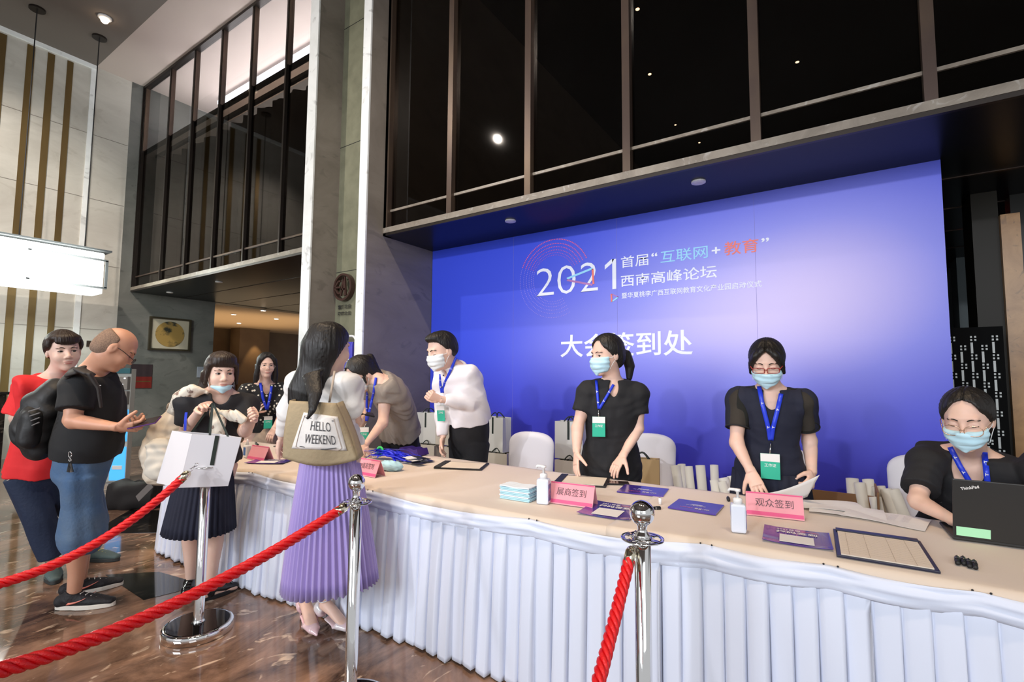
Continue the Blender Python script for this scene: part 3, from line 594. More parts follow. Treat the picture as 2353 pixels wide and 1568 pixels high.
def cloth(name, xa, xb, zz, label, left_end=False):
    rows = []; n = int((xb-xa)/.035)+1
    rs = np.random.RandomState(3 if left_end else 5)
    for i in range(n+1):
        x = xa+(xb-xa)*i/n; r = []
        yf = yfront(x)-.012; ybk = yback(x)
        sag = .006*math.sin(x*7.1)
        r.append((x, yf-.006, zz-.05-abs(sag))); r.append((x, yf-.003, zz-.02)); r.append((x, yf+.006, zz-.003))
        for j in range(25):
            y = yf+.02+(ybk-yf-.02)*j/24
            r.append((x, y, zz+.0015*math.sin(x*5+y*3)*math.sin(y*9+x*2)+.0012*math.sin(x*23+y*11)*max(0, math.sin(x*3.3+y*5))))
        r.append((x, ybk+.008, zz-.008)); r.append((x, ybk+.012, zz-.2-.02*math.sin(x*13))); r.append((x, ybk+.02*math.sin(x*19)+.012, zz-.42))
        rows.append(r)
    o = G().sheet(rows, .0016).obj(name, clothm, None, True); return tag(o, label, 'tablecloth')
cloth('tablecloth', -4.72, -.80, .757, 'warm-tinted white tablecloth on the left tables under the pink signs and lanyards', True)
cloth('tablecloth', -.86, 1.8, .7605, 'warm-tinted white tablecloth on the right table under the laptop, overlapping at a seam')
# pleated skirt hung along the front and round the left end
def skirt():
    path = [V(-4.72, 2.62, 0), V(-4.70, 2.2, 0), V(-4.62, 1.9, 0), V(-4.50, 1.81, 0)]+[V(x, y, 0) for x, y in FR[1:]]
    L = [0]
    for a, b in zip(path[:-1], path[1:]): L.append(L[-1]+np.linalg.norm(b-a))
    L = np.array(L); PX = np.array(path); pitch = .078; N = int(L[-1]/pitch); rs = np.random.RandomState(4)
    s = []; ph = []
    for k in range(N):
        jt = .22*rs.randn()
        for u in (0, .06, .12, .3, .55, .8, .92, .97): s.append(max(0, k*pitch+u*pitch+jt*pitch*(.15 < u < .9)*.35)); ph.append((u, k))
    zs = [.0, .02, .12, .3, .45, .6, .68, .70]
    amp = rs.rand(N)*.9+.55; off_ = rs.rand(N)*6
    rows = []
    for z in zs:
        r = []
        for a, (u, k) in zip(s, ph):
            a = min(a, L[-1]); x = np.interp(a, L, PX[:, 0]); y = np.interp(a, L, PX[:, 1]); e = .01
            tx = np.interp(a+e, L, PX[:, 0])-np.interp(a-e, L, PX[:, 0]); ty = np.interp(a+e, L, PX[:, 1])-np.interp(a-e, L, PX[:, 1]); n = nrm(V(ty, -tx, 0))
            d = min(1, (.70-z)/.3)*.020*amp[k]+.004
            prof = {0: -.9, .06: -.1, .12: .35, .3: .60, .55: .75, .8: .92, .92: 1.0, .97: .2}[u]
            fl = .03*(1-z/.7)+.012*math.sin(off_[k]+z*4)*(1-z/.7)
            r.append((x+n[0]*(d*prof+fl+.012), y+n[1]*(d*prof+fl+.012), z+.012+.006*math.sin(k*1.7)*(z < .05)))
        rows.append(r)
    t = thing('table_skirt', (-1.5, 1.95, 0), 'white pleated satin table skirt hanging in front of the long sign-in tables', 'table skirt')
    G().sheet(rows, .002).obj('pleats', skirtm, t, True)
    # gathered band clipped along the table edge, drooping between the clips
    clips = [-4.4, -3.3, -2.25, -1.2, -.47, -.06, .33, 1.2]
    rows = []; m = 340
    for j in range(9):
        r = []
        for i in range(m):
            a = L[-1]*i/(m-1); x = np.interp(a, L, PX[:, 0]); y = np.interp(a, L, PX[:, 1]); e = .02
            tx = np.interp(a+e, L, PX[:, 0])-np.interp(a-e, L, PX[:, 0]); ty = np.interp(a+e, L, PX[:, 1])-np.interp(a-e, L, PX[:, 1]); n = nrm(V(ty, -tx, 0))
            kk = max([c for c in clips if c <= x] or [-5.2]); kn = min([c for c in clips if c > x] or [2.5]); f = (x-kk)/(kn-kk); dip = math.sin(PI*f)*min(.03, .035*(kn-kk))
            zt = .748-dip; z = zt-.085*j/8+.008*math.sin(x*3.1)*(j/8)
            b = .020+.012*math.sin(PI*j/8)+.004*math.sin(j*2.1+x*6)+.003*math.sin(j*1.3-x*17)
            r.append((x+n[0]*b, y+n[1]*b, z))
        rows.append(r)
    G().sheet(rows, .002).obj('gathered_band', skirtm, t, True)
    for c in clips[1:-1]:
        for dx in (-.012, .03): G().sphere((c+dx, yfront(c)-.022, .748), .0035, 8).obj('clip', M['black'], t)
skirt()
# ------------------------------------------------------------------ covered chairs
chm = mat('white_spandex_cover', (.74, .72, .76), .6, sheen=.15)
def chair(x, y, rz, label):
    t = thing('covered_chair', (0, 0, 0)); wd = .40
    rows = []                                    # backrest shell, rounded top
    def outline(z):                              # half width at height z
        if z > .80: q = min(1, (z-.80)/.125); return .212*(1-(q**2.6))**(1/2.6)
        return .202+.01*(z-.45)/.35
    zs = list(np.linspace(.40, .80, 7))+[.80+.125*math.sin(u) for u in np.linspace(.15, PI/2, 9)]
    P = []
    for z in zs:
        hw = max(outline(z), .004); ring = []
        th = .026*(1 if z < .88 else max(.25, (1-((z-.88)/.046)**2)**.5 if z < .925 else .25)); yc = -.19-.06*(z-.45)
        for k in range(28):
            a = 2*PI*k/28; ca, sa = math.cos(a), math.sin(a); ring.append((hw*np.sign(ca)*abs(ca)**.45, yc+th*np.sign(sa)*abs(sa)**.8-.02*(ca**2), z))
        P.append(ring+[ring[0]])
    g = G().grid(P); g.add([p for p in P[-1][:-1]], [tuple(range(28))]); g.obj('backrest', chm, t, True)
    G().box((0, .02, .45), (.41, .43, .08)).obj('seat', chm, t, bevel=.03)
    for sx in (-1, 1):
        for sy in (-1, 1):
            g = G(); g.add([(sx*.19+a*.05, .02+sy*.2+b*.05, .43) for a, b in ((-1, -1), (1, -1), (1, 1), (-1, 1))]+[(sx*.21+a*.022, .02+sy*.23+b*.022, 0) for a, b in ((-1, -1), (1, -1), (1, 1), (-1, 1))], [(0, 1, 5, 4), (1, 2, 6, 5), (2, 3, 7, 6), (3, 0, 4, 7), (0, 3, 2, 1), (4, 5, 6, 7)]); g.obj('leg', chm, t)
    for q in ((0, -.2), (0, .24)):
        r = []
        for z, dip in ((.43, 0), (.30, 0)):
            r.append([(u*.2, q[1], z-(.0 if z > .4 else -.10*(u*u < .8)*(1-u*u))) for u in np.linspace(-1, 1, 11)])
        G().sheet(r, .003).obj('cover_apron', chm, t, True)
    t.location = (x, y, 0); t.rotation_euler = (0, 0, rz)
    return tag(t, label, 'chair', 'white covered chairs')
q = Z(1226, 993, .925); c0 = chair(q[0], q[1]-.22, PI+.12, 'white covered chair standing empty between the white shirt man and the black polo woman')
def cpy(x, y, rz, label): c = copy_tree(c0, (x, y, 0), rz); c['label'] = label; return c
q = Z(1488, 996, .925); kb_ = V(q[0]+.03, q[1]-.27, 0); cpy(q[0]+.03, q[1]-.22, PI+.05, 'white covered chair with the kraft bag, directly behind the black polo woman')
q = Z(1765, 1028, .925); cpy(q[0]+.03, q[1]-.05, PI, 'white covered chair almost hidden behind the woman in the navy dress')
q = D(2105, 1052, 2.85); cpy(q[0]+.07, q[1]+.12, PI-.1, 'white covered chair behind the seated woman at the laptop')
# ------------------------------------------------------------------ paper bags behind the tables
bagm = mat('white_card', (.66, .65, .60), .6); bagm2 = mat('cream_card', (.62, .56, .46), .6); strap = mat('dark_green_ribbon', (.012, .02, .014), .6)
def gift_bag(x, y, z, rz, w_, h_, d_, m, label, rib=True, group='paper gift bags behind the tables'):
    t = thing('paper_bag', (0, 0, 0)); th = .004
    G().bx(-w_/2, w_/2, -d_/2, -d_/2+th, 0, h_).obj('panel', m, t); G().bx(-w_/2, w_/2, d_/2-th, d_/2, 0, h_).obj('panel', m, t)
    for s in (-1, 1):
        r = []
        for zz in np.linspace(0, h_, 5): r.append([(s*(w_/2-.025*(zz/h_)*(1-abs(u))), u*d_/2, zz) for u in (-1, -.5, 0, .5, 1)])
        G().sheet(r, th).obj('gusset', m, t)
    G().bx(-w_/2, w_/2, -d_/2, d_/2, 0, th).obj('bottom', m, t)
    if rib: G().bx(-.011, .011, -d_/2-.002, -d_/2, h_*.52, h_).obj('ribbon', strap, t)
    for s in (-1, 1):
        pts = [(-.06+.12*u, s*(d_/2-.006)+s*.0*u, h_-.02+.085*math.sin(PI*u)) for u in np.linspace(0, 1, 9)]
        pts = [(p[0], p[1]-s*.03*math.sin(PI*i/8), p[2]-.02*math.sin(PI*i/8)) for i, p in enumerate(pts)]
        G().tube(pts, .006, 6).obj('handle', strap, t, True)
    t.location = (x, y, z); t.rotation_euler = (0, 0, rz)
    return tag(t, label, 'bag', group)
Bh = .33
def bagat(px, py, y, hz, **k): return Yp(px, py, y)
for (px, x_w, lb_) in ((1065, 1.28, 'brown carton under the paper bags around the white shirt man'), (1312, .34, 'brown carton under the paper bags left of the black polo woman')):
    q = Yp(px, 1000, 4.15); t = thing('carton', (q[0], 4.15, 0), lb_, 'carton'); G().bx(q[0]-x_w/2, q[0]+x_w/2, 4.04, 4.30, 0, .30).obj('box', mat('carton_brown', (.24, .13, .06), .8), t, bevel=.004); G().bx(q[0]-x_w/2, q[0]+x_w/2, 4.15, 4.19, .30, .3015).obj('tape', mat('tan_tape', (.4, .28, .15), .4), t)
for (px, y, z, rz, m, lab) in [(985, 4.20, .33, .15, bagm, 'white paper bag stacked upright left of the white shirt man'), (1032, 4.22, .33, .1, bagm2, 'cream paper bag on top, half behind the white shirt man'),
                               (1142, 4.16, .33, -.12, bagm, 'white paper bag with black ribbon on top, right of the white shirt man'),
                               (985, 4.15, 0, .05, bagm2, 'lower cream paper bag beneath the one left of the white shirt man'), (1045, 4.15, 0, 0, bagm2, 'lower paper bag standing behind the white shirt man'), (1090, 4.12, 0, .05, bagm2, 'lower cream bag behind the black trousers'), (1145, 4.12, 0, .1, bagm2, 'lower cream bag beside the empty white chair'),
                               (1312, 4.20, .33, .1, bagm, 'white paper bag on top, left of the black polo woman'), (1312, 4.15, 0, .05, bagm2, 'lower cream paper bag left of the black polo woman')]:
    q = Yp(px, 990, y); gift_bag(q[0], y, z+.3015+(.005 if z else 0), rz, .27, Bh+.0 if z == 0 else .345, .13, m, lab, m is bagm)
gift_bag(kb_[0]+.02, kb_[1]-.02, .49, .25, .26, .27, .09, mat('kraft_paper', (.52, .36, .18), .7), 'brown kraft bag leaning on the chair seat behind the black polo woman', False, None)
# white paper tubes leaning behind the tables
tubm = mat('white_paper_roll', (.70, .69, .64), .6); inn = mat('brown_core', (.16, .11, .08), .8)
rol = [(1552, 1070, 4.1, .10, .03), (1566, 1067, 4.14, .06, .02), (1582, 1072, 4.06, .08, .05), (1609, 1070, 4.1, .06, .04), (1641, 1069, 4.12, .02, .03), (1641, 1104, 3.9, .12, .1), (1662, 1099, 4.0, .2, .12), (1659, 1108, 3.88, .22, .14), (1680, 1094, 4.05, .2, .1),
       (1958, 1100, 4.0, .03, .03), (1975, 1110, 3.9, .08, .04), (1994, 1102, 3.95, .1, .03), (2018, 1118, 3.9, .15, .05), (2010, 1142, 3.7, .1, .1), (2035, 1124, 3.85, .18, .06), (2050, 1125, 3.85, .22, .06)]
for i, (px, py, y, lx, ly) in enumerate(rol):
    q = Yp(px, py, y); b = V(q[0]+lx, y-ly*1.2, .0); d = nrm(q-b); u = nrm(np.cross(d, V(0, 1, 0))); v_ = np.cross(d, u); r = .031 if i % 3 else .036; L = np.linalg.norm(q-b)
    t = thing('paper_roll', b+V(0, 0, 0), ['leftmost white paper roll right of the kraft bag', 'white paper roll second from left, touching the leftmost one', 'white paper roll just right of the leftmost pair', 'white paper roll standing alone, middle of the left group', 'tall white paper roll left of the navy dress, behind open ones', 'open ended paper roll left of the navy dress, leftmost of three', 'open ended paper roll left of the navy dress, upper one', 'open ended paper roll left of the navy dress, lower middle one', 'white paper roll touching the navy dress on its left', 'white paper roll next to the brown carton flap', 'white paper roll second from the carton flap', 'tall white paper roll third from the carton flap', 'white paper roll leaning right, before the seated woman chair', 'short open paper roll standing low in the right group', 'white paper roll leaning beside the seated woman chair', 'rightmost white paper roll, against the seated woman chair'][i], 'paper roll', ['rolls near the kraft bag', 'rolls near the seated woman'][px > 1900])
    G().lathe([(r, 0.004), (r, L), (r-.006, L), (r-.006, L-.06)], b, 20, (u, v_, d)).obj('tube', tubm, t, True); G().lathe([(r-.0062, L-.058), (r-.0062, L-.055)], b, 16, (u, v_, d)).obj('core', inn, t)
# brown carton rim seen behind the navy dress
q = Z(1915, 1150, .72); t = thing('carton', (q[0], q[1]+.45, 0), 'brown open carton standing behind the table right of the navy dress', 'carton'); cm = mat('brown_card', (.24, .12, .05), .7)
cx_, cy_ = q[0]+.02, q[1]+.42
for (a, b, c_, d_, e_) in ((-.2, .2, -.15, -.14, .62), (-.2, .2, .14, .15, .66), (-.2, -.19, -.15, .15, .64), (.19, .2, -.15, .15, .74)): G().bx(cx_+a, cx_+b, cy_+c_, cy_+d_, 0, e_).obj('wall', cm, t)
# ------------------------------------------------------------------ things on the tables
ZC = .7605
def ztab(x): return .7595 if x < -.83 else .763
def flat(px4, t_, z=None, name=None, m=None, parent=None):
    q = [Z(a, b, ZC) for a, b in px4]; return q
def rect(px, py, ang, w_, h_, z=None):
    """frame of a flat item: centre on the cloth, angle of its x axis"""
    c = Z(px, py, ZC); z = z or ztab(c[0])+.0015; c[2] = z; return c, V(math.cos(ang), math.sin(ang), 0), V(-math.sin(ang), math.cos(ang), 0)
pinkm = mat('pink_card', (.86, .36, .40), .5); magm = mat('magenta_band', (.70, .08, .22), .5); acr = glass_mat('clear_acrylic', (.96, .96, .97), 1.25); ink = mat('grey_print', (.09, .05, .06), .6)
def tent(c, ang, w_, h_, text, label, blank=False):
    x_ = V(math.cos(ang), math.sin(ang), 0); y_ = V(-math.sin(ang), math.cos(ang), 0); c = V(*c); c[2] = ztab(c[0])+.001
    t = thing('sign_holder', c, label, 'sign'); dp = h_*.42
    up = nrm(ZV*h_+y_*dp); fn = -np.cross(x_, up)*-1; fn = np.cross(x_, up); ln = math.hypot(h_, dp)
    o = c-y_*dp
    G().box(o+up*ln/2, (w_, ln, .003), (x_, up, fn)).obj('front_card', pinkm, t); G().box(o+up*.13*ln-fn*-.0022, (w_*.98, ln*.15, .001), (x_, up, fn)).obj('band', magm, t); G().box(o+up*.965*ln-fn*-.0022, (w_*.98, ln*.05, .001), (x_, up, fn)).obj('band', magm, t)
    up2 = nrm(ZV*h_-y_*dp); o2 = c+y_*dp; fn2 = np.cross(x_, up2); G().box(o2+up2*ln/2, (w_, ln, .003), (x_, up2, fn2)).obj('back_card', pinkm, t)
    G().box(c+ZV*.001, (w_, dp*2, .0015), (x_, y_, ZV)).obj('base', acr, t)
    G().box(o+up*(ln/2+.002)+fn*.003, (w_+.006, ln+.004, .001), (x_, up, fn)).obj('clear_sleeve', acr, t)
    if text: lettering('lettering', text, o+up*ln*.42-x_*w_*(.5-.17)+fn*.0035, x_, up, w_*.66, ln*.34, ink, t, -.003 if len(text) < 5 else 0, .0005)
    return t
q = Z(1312, 1160, ZC); tent(q+V(0, .02, 0), .10+.0, .235, .10, '展商签到', 'pink tent sign between the hand sanitizer and the flyer in the middle')
q = Z(1779, 1187, ZC); tent(q+V(0.0, .0, 0), .17, .235, .10, '观众签到', 'pink tent sign in front of the woman in the navy dress')
q = Z(843, 1093, ZC); tent(q+V(-.01, .02, 0), .0, .225, .10, 'VIP嘉宾签到', 'pink tent sign beside the lavender skirt, partly hidden by it')
q = Z(598, 1056, ZC); tent(q+V(0, .0, 0), .05, .21, .10, '', 'pink tent sign glaring white at the far left table end')
# printed flyers and brochures
vio = mat('violet_blue_print', (.035, .025, .30), .22, noise=(5, (.10, .03, .26), ONE, .45, .75), coat=.4)
pap = mat('white_paper', (.76, .74, .72), .7)
def flyer(px, py, ang, w_, h_, label, kind, flip=False):
    c, x_, y_ = rect(px, py, ang, w_, h_)
    t = thing('flyer' if kind == 'code' else 'brochure', c, label, 'flyer' if kind == 'code' else 'brochure')
    th = .0015 if kind == 'code' else .006
    rows = [[c+x_*w_*(u-.5)+y_*h_*(v_-.5)+ZV*(th/2+.004*(abs(u-.5)*2)**3*(kind == 'code')+.006*(v_ < .1)*(kind == 'code')*abs(u-.5)) for u in np.linspace(0, 1, 9)] for v_ in np.linspace(0, 1, 7)]
    G().sheet(rows, th).obj('sheet', vio, t)
    if kind == 'brochure': G().box(c+ZV*th*.45, (w_*.985, h_*.985, th*.8), (x_, y_, ZV)).obj('pages', pap, t)
    if flip: x_, y_ = -x_, -y_
    top = c+ZV*(th+.0025 if kind == 'code' else th+.0006)
    if kind == 'code':
        lettering('lettering', '2021首届', top-x_*w_*.30+y_*h_*.30, x_, y_, w_*.36, h_*.09, pap, t, .01, .0006); lettering('lettering', '互联网教育高峰论坛', top+x_*w_*.08+y_*h_*.31, x_, y_, w_*.26, h_*.05, rd, t, .0, .0006)
        lettering('lettering', '扫码签到', top-x_*w_*.31+y_*h_*.12, x_, y_, w_*.62, h_*.14, pap, t, .02, .0006)
        G().box(top-y_*h_*.19+ZV*.0002, (w_*.50, h_*.44, .0006), (x_, y_, ZV)).obj('blank_panel', pap, t)
    else:
        lettering('lettering', '2021首届', top-x_*w_*.33+y_*h_*.22, x_, y_, w_*.3, h_*.12, pap, t, .01, .0006); lettering('lettering', '互联网教育', top+x_*w_*.02+y_*h_*.23, x_, y_, w_*.28, h_*.05, rd, t, 0, .0006)
        lettering('lettering', '西南高峰论坛', top-x_*w_*.2-y_*h_*.02, x_, y_, w_*.42, h_*.06, pap, t, 0, .0006); G().box(top-y_*h_*.09, (w_*.24, h_*.02, .0006), (x_, y_, ZV)).obj('fine_print', pap, t)
    return t
flyer(1405, 1174, .08, .25, .27, 'violet blue scan flyer with a blank panel, right of the middle pink sign', 'code')
flyer(1830, 1238, .08, .235, .23, 'violet blue scan flyer on the front edge left of the ruled folder', 'code')
flyer(622, 1061, .55, .28, .20, 'violet blue flyer lying at the far left table end beside the tote bag', 'code')
flyer(1478, 1129, .13, .25, .20, 'blue brochure lying upside down beyond the chrome ball', 'brochure', True)
flyer(1600, 1168, .12-.12, .22, .20, 'blue brochure lying upside down right of the chrome ball', 'brochure', True)
# sign-in folders
navy = mat('navy_leatherette', (.012, .013, .035), .35); creamp = mat('cream_paper', (.72, .63, .52), .7); lin = mat('faint_rule', (.36, .28, .2), .7)
def folder(px, py, ang, w_, h_, label, clip='top', rule=False, frm=navy):
    c, x_, y_ = rect(px, py, ang, w_, h_); t = thing('clip_folder', c, label, 'folder')
    G().box(c+ZV*.004, (w_, h_, .008), (x_, y_, ZV)).obj('board', frm, t, bevel=.002)
    G().box(c+ZV*.0095-y_*h_*.04, (w_*.90, h_*.86, .003), (x_, y_, ZV)).obj('paper', creamp, t)
    o = {'top': (y_*h_*.45, w_*.94, h_*.10), 'left': (-x_*w_*.42, w_*.14, h_)}[clip]
    G().box(c+ZV*.012+o[0], (o[1], o[2], .006), (x_, y_, ZV)).obj('clamp', frm, t, bevel=.002)
    if rule:
        for u in (-.36, -.15, .1, .3): G().box(c+ZV*.0112+x_*w_*u-y_*h_*.04, (.001, h_*.84, .0004), (x_, y_, ZV)).obj('rule', lin, t)
        g = G()
        for i in range(12): g.box(c+ZV*.0112+y_*h_*(.32-.062*i), (w_*.86, .0006, .0003), (x_, y_, ZV))
        o_ = g.obj('fine_rules', lin, t)
    return t
folder(2023, 1266, .04, .285, .36, 'navy clip folder with ruled sheet at the front edge left of the pens', 'top', True)
folder(1338, 1107, .30, .31, .26, 'black folder with cream sheet under the polo woman hands', 'left', False, M['black'])
folder(1062, 1072, .42, .34, .25, 'black folder with cream sheet right of the blue lanyard heap', 'left', False, M['black'])
# hand sanitizer bottles
lab = mat('blue_label', (.05, .09, .30), .4, noise=(18, (.5, .2, .35), ONE, .5, .6))
def sanitizer(px, py, ang, label, s=1.0, flatb=False):
    c = Z(px, py, ZC); c[2] = ztab(c[0]); x_ = V(math.cos(ang), math.sin(ang), 0); y_ = V(-x_[1], x_[0], 0); t = thing('sanitizer_bottle', c, label, 'bottle'); ax = (x_, y_, ZV)
    w_, h_ = .058*s, .115*s
    G().box(c+ZV*h_/2, (w_, w_*.85, h_), ax).obj('body', mat('milky_plastic', (.70, .75, .86), .25, coat=.3), t, bevel=.008*s)
    G().box(c+ZV*h_*.47+x_*(w_/2+.0005), (.0012, w_*.66, h_*.66), ax).obj('label', lab, t)
    G().lathe([(.018*s, h_), (.018*s, h_+.02*s), (.012*s, h_+.024*s)], c, 18).obj('collar', M['white'], t, True)
    p = G().lathe([(.006*s, h_+.02*s), (.006*s, h_+.048*s), (.012*s, h_+.05*s), (.012*s, h_+.06*s)], c, 14).obj('pump', M['white'], t, True)
    G().tube([c+ZV*(h_+.056*s), c+ZV*(h_+.057*s)-x_*.03*s, c+ZV*(h_+.048*s)-x_*.036*s], .006*s, 8).obj('nozzle', M['white'], p, True)
    return t
sanitizer(1249, 1157, .25, 'white pump sanitizer bottle between the mask stack and middle pink sign', 1.08)
sanitizer(1697, 1224, .25, 'white pump sanitizer bottle left of the navy woman pink sign', 1.0)
c = Z(567, 1052, ZC); t = thing('sanitizer_bottle', (c[0], c[1], ztab(-3)), 'small white squeeze bottle with blue label at the far left table end', 'bottle')
G().box(c+ZV*.048, (.05, .04, .095)).obj('body', M['white'], t, bevel=.008); G().lathe([(.014, .095), (.006, .125), (.004, .14)], c, 14).obj('cap', M['white'], t, True); G().box(c+V(.0, -.0206, .05), (.03, .001, .06)).obj('label', mat('blue_label_plain', (.03, .14, .42), .4), t)
# masks
maskm = mat('pale_blue_mask', (.42, .68, .78), .8); film = glass_mat('plastic_film', (.92, .95, .97), 1.35)
c = Z(1192, 1146, ZC); ang = .05; x_ = V(math.cos(ang), math.sin(ang), 0); y_ = V(-x_[1], x_[0], 0)
for i in range(9):
    zc = ztab(-1.3)+.0045+i*.0078; dx = .004*math.sin(i*2.3); t = thing('face_mask', c+V(dx, 0, zc-c[2]), ['lowest', 'second lowest', 'third from the bottom', 'fourth from the bottom', 'middle', 'fourth from the top', 'third from the top', 'second from the top', 'topmost'][i]+' folded disposable mask in the pile left of the sanitizer', 'mask', 'masks in the middle pile'); cc = c.copy(); cc[2] = zc
    rows = [[cc+x_*(.175*(u-.5)+dx)+y_*(.095*(v_-.5))+ZV*(.0012*math.sin(v_*19)+.002*(i == 8)*math.sin(u*9)) for u in np.linspace(0, 1, 12)] for v_ in np.linspace(0, 1, 10)]
    G().sheet(rows, .0062).obj('pleated_body', [maskm, mat('white_mask', (.75, .8, .84), .8)][i % 3 == 2], t)
c = Z(893, 1080, ZC); c[2] = ztab(-2.4)
pr = [ell(c+V(0, 0, .03), (.085, .06, .032), k=.02), ell(c+V(.05, .02, .025), (.05, .05, .025), k=.02)]
o = implicit('mask_bag', pr, .005, maskm, None, post=folds(.004, 60, 5)); tag(o, 'crumpled clear bag of pale blue masks behind the VIP pink sign', 'bag')
# phone lying flat, markers
def slabphone(c, x_, y_, up, name, label, w_=.075, l_=.155):
    t = thing(name, c, label, 'phone'); G().box(c+up*.004, (l_, w_, .008), (x_, y_, up)).obj('body', M['black'], t, bevel=.003)
    G().box(c+up*.0084, (l_*.97, w_*.95, .0006), (x_, y_, up)).obj('screen', mat('dark_screen', (.03, .02, .02), .08), t); return t
c, x_, y_ = rect(1415, 1112, .45, 0, 0); slabphone(c, x_, y_, ZV, 'phone', 'black phone lying on the cloth beside the polo woman hand')
def marker(a, b, r, label, grp=None):
    a = V(*a); b = V(*b); d = nrm(b-a); L = np.linalg.norm(b-a); u = nrm(np.cross(d, ZV)); t = thing('marker_pen', a, label, 'pen', grp); ax = (u, np.cross(d, u), d)
    G().lathe([(r*.8, 0), (r, .004), (r, L*.55)], a, 14, ax).obj('barrel', M['black'], t, True); G().lathe([(r*1.12, L*.55), (r*1.12, L*.98), (r*.9, L)], a, 14, ax).obj('cap', mat('glossy_black', (.01, .01, .012), .15), t, True)
    G().lathe([(r*1.14, L*.62), (r*1.14, L*.66)], a, 14, ax).obj('ring', mat('silver_ring', (.5, .5, .5), .3, .8), t)
    G().box(a+d*L*.8+V(0, 0, r*1.2), (.003, .002, L*.34), ax).obj('clip', M['black'], t)
for i, (p, lab_) in enumerate([((2199, 1297), 'black marker pen, leftmost of the four at the front edge'), ((2213, 1298), 'black marker pen, second from left of the four at the front edge'), ((2226, 1304), 'black marker pen, third from left of the four at the front edge'), ((2239, 1307), 'black marker pen, rightmost of the four at the front edge')]):
    c = Z(*p, ZC); c[2] = ztab(1)+.009; marker(c+V(-.002, -.032, 0), c+V(.006, .038, 0), .0075, lab_)
c = Z(1512, 1172, ZC); c[2] = ztab(-.9)+.008; marker(c+V(-.045, -.03, 0), c+V(.01, .01, 0), .007, 'black marker pen just right of the big chrome ball')
c = Z(1517, 1160, ZC); c[2] = ztab(-.7); t = thing('glue_vial', c, 'tiny clear vial standing by the cloth seam', 'vial'); G().lathe([(.008, 0), (.008, .03)], c, 12).obj('base', M['white'], t, True); G().lathe([(.007, .03), (.006, .062), (.002, .064)], c, 12).obj('tip', acr, t, True)
c = Z(1677, 1152, ZC); c[2] = ztab(1)+.008; marker(c+V(0, -.03, 0), c+V(-.012, .02, 0), .008, 'black marker pen lying left of the navy woman pink sign')
c = Z(588, 1022, ZC); c[2] = ztab(-3)+.008; marker(c+V(.07, -.02, 0), c+V(-.06, .03, 0.0), .008, 'black pen held down at the far left table end')
c, x_, y_ = rect(645, 1027, .3, 0, 0); t = slabphone(c, x_, y_, ZV, 'phone', 'dark phone lying left of the canvas tote bag', .06, .11)
# loose sheets
for (p, ang, w_, h_, dz, lb) in [((1945, 1180), .02, .30, .21, .002, 'loose white sheet lying right of the navy woman pink sign'), ((2035, 1195), -.22, .30, .21, .001, 'printed white sheet lying under the loose sheet near the laptop'), ((1905, 1167), .3, .29, .2, .004, 'white sheet lying under the navy woman hand')]:
    c, x_, y_ = rect(*p, ang, w_, h_); c = c+ZV*dz; rows = [[c+x_*w_*(u-.5)+y_*h_*(v_-.5)+ZV*(.004+.004*math.sin(u*5+v_*4)) for u in np.linspace(0, 1, 9)] for v_ in np.linspace(0, 1, 7)]
    t = thing('paper_sheet', c, lb, 'paper'); G().sheet(rows, .0008).obj('sheet', pap, t)
    if 'printed' in lb:
        g = G()
        for i in range(9):
            for j in range(2): g.box(c+x_*w_*(.08+.16*j)+y_*h_*(.3-.06*i)+ZV*.0095, (w_*.1, .002, .0004), (x_, y_, ZV))
        g.obj('print_lines', mat('pale_print', (.5, .45, .45), .7), t)
# heap of lanyards with badges, and the violet card stack
blu = mat('royal_blue_ribbon', (.01, .02, .62), .35, coat=.2); c = Z(905, 1058, ZC); c[2] = ztab(-2.6)
t = thing('lanyard_heap', c, 'heap of royal blue lanyards with badge cards behind the VIP sign', 'lanyards', None)
rs = np.random.RandomState(11)
for i in range(26):
    a0 = c+V(-.16+.05*rs.randn(), -.02+.04*rs.randn(), .01+.05*rs.rand()); a1 = c+V(.14+.04*rs.randn(), .0+.05*rs.randn(), .012+.015*rs.rand()); mid = (a0+a1)/2+V(-.07+.03*rs.randn(), .03*rs.randn(), .05+.035*rs.rand())
    pts = [(1-u)**2*a0+2*u*(1-u)*mid+u*u*a1+V(0, .006*math.sin(u*20+i), .006*math.sin(u*13+i)) for u in np.linspace(0, 1, 14)]
    w_ = nrm(V(rs.randn()*.4, 1, rs.randn()*.6))*.0085; G().sheet([[p-w_, p+w_] for p in pts], .0012).obj('lanyard', blu, t, True)
    if i < 16:
        e_ = a1+V(.06, .01*rs.randn(), 0); e_[2] = ztab(-2.5)+.004+.0024*i; ax_ = (nrm(V(1, -.3+.3*rs.randn(), 0)),); xx = ax_[0]; yy = V(-xx[1], xx[0], 0); G().box(e_, (.11, .07, .002), (xx, yy, ZV)).obj('badge_card', [pap, M['black'], navy][i % 3], t)
G().tube([c+V(-.12+.03*math.cos(u), -.03+.0*u, .06+.03*math.sin(u)) for u in np.linspace(0, 2*PI, 14)], .006, 6, flat=2).obj('green_tie', mat('green_tie', (.02, .5, .1), .5), t, True)
G().sheet([[c+V(-.16+.2*u, -.05+.03*v_, .05+.045*math.sin(3*u+v_)*math.exp(-2*u)) for u in np.linspace(0, 1, 10)] for v_ in (0, 1, 2, 3)], .0015).obj('lanyard', blu, t, True)
c = Z(947, 1046, ZC); c[2] = ztab(-2.7); pur = mat('deep_violet_card', (.045, .02, .16), .4)
t = thing('card_stack', c, 'fanned stack of deep violet cards behind the lanyard heap', 'cards')
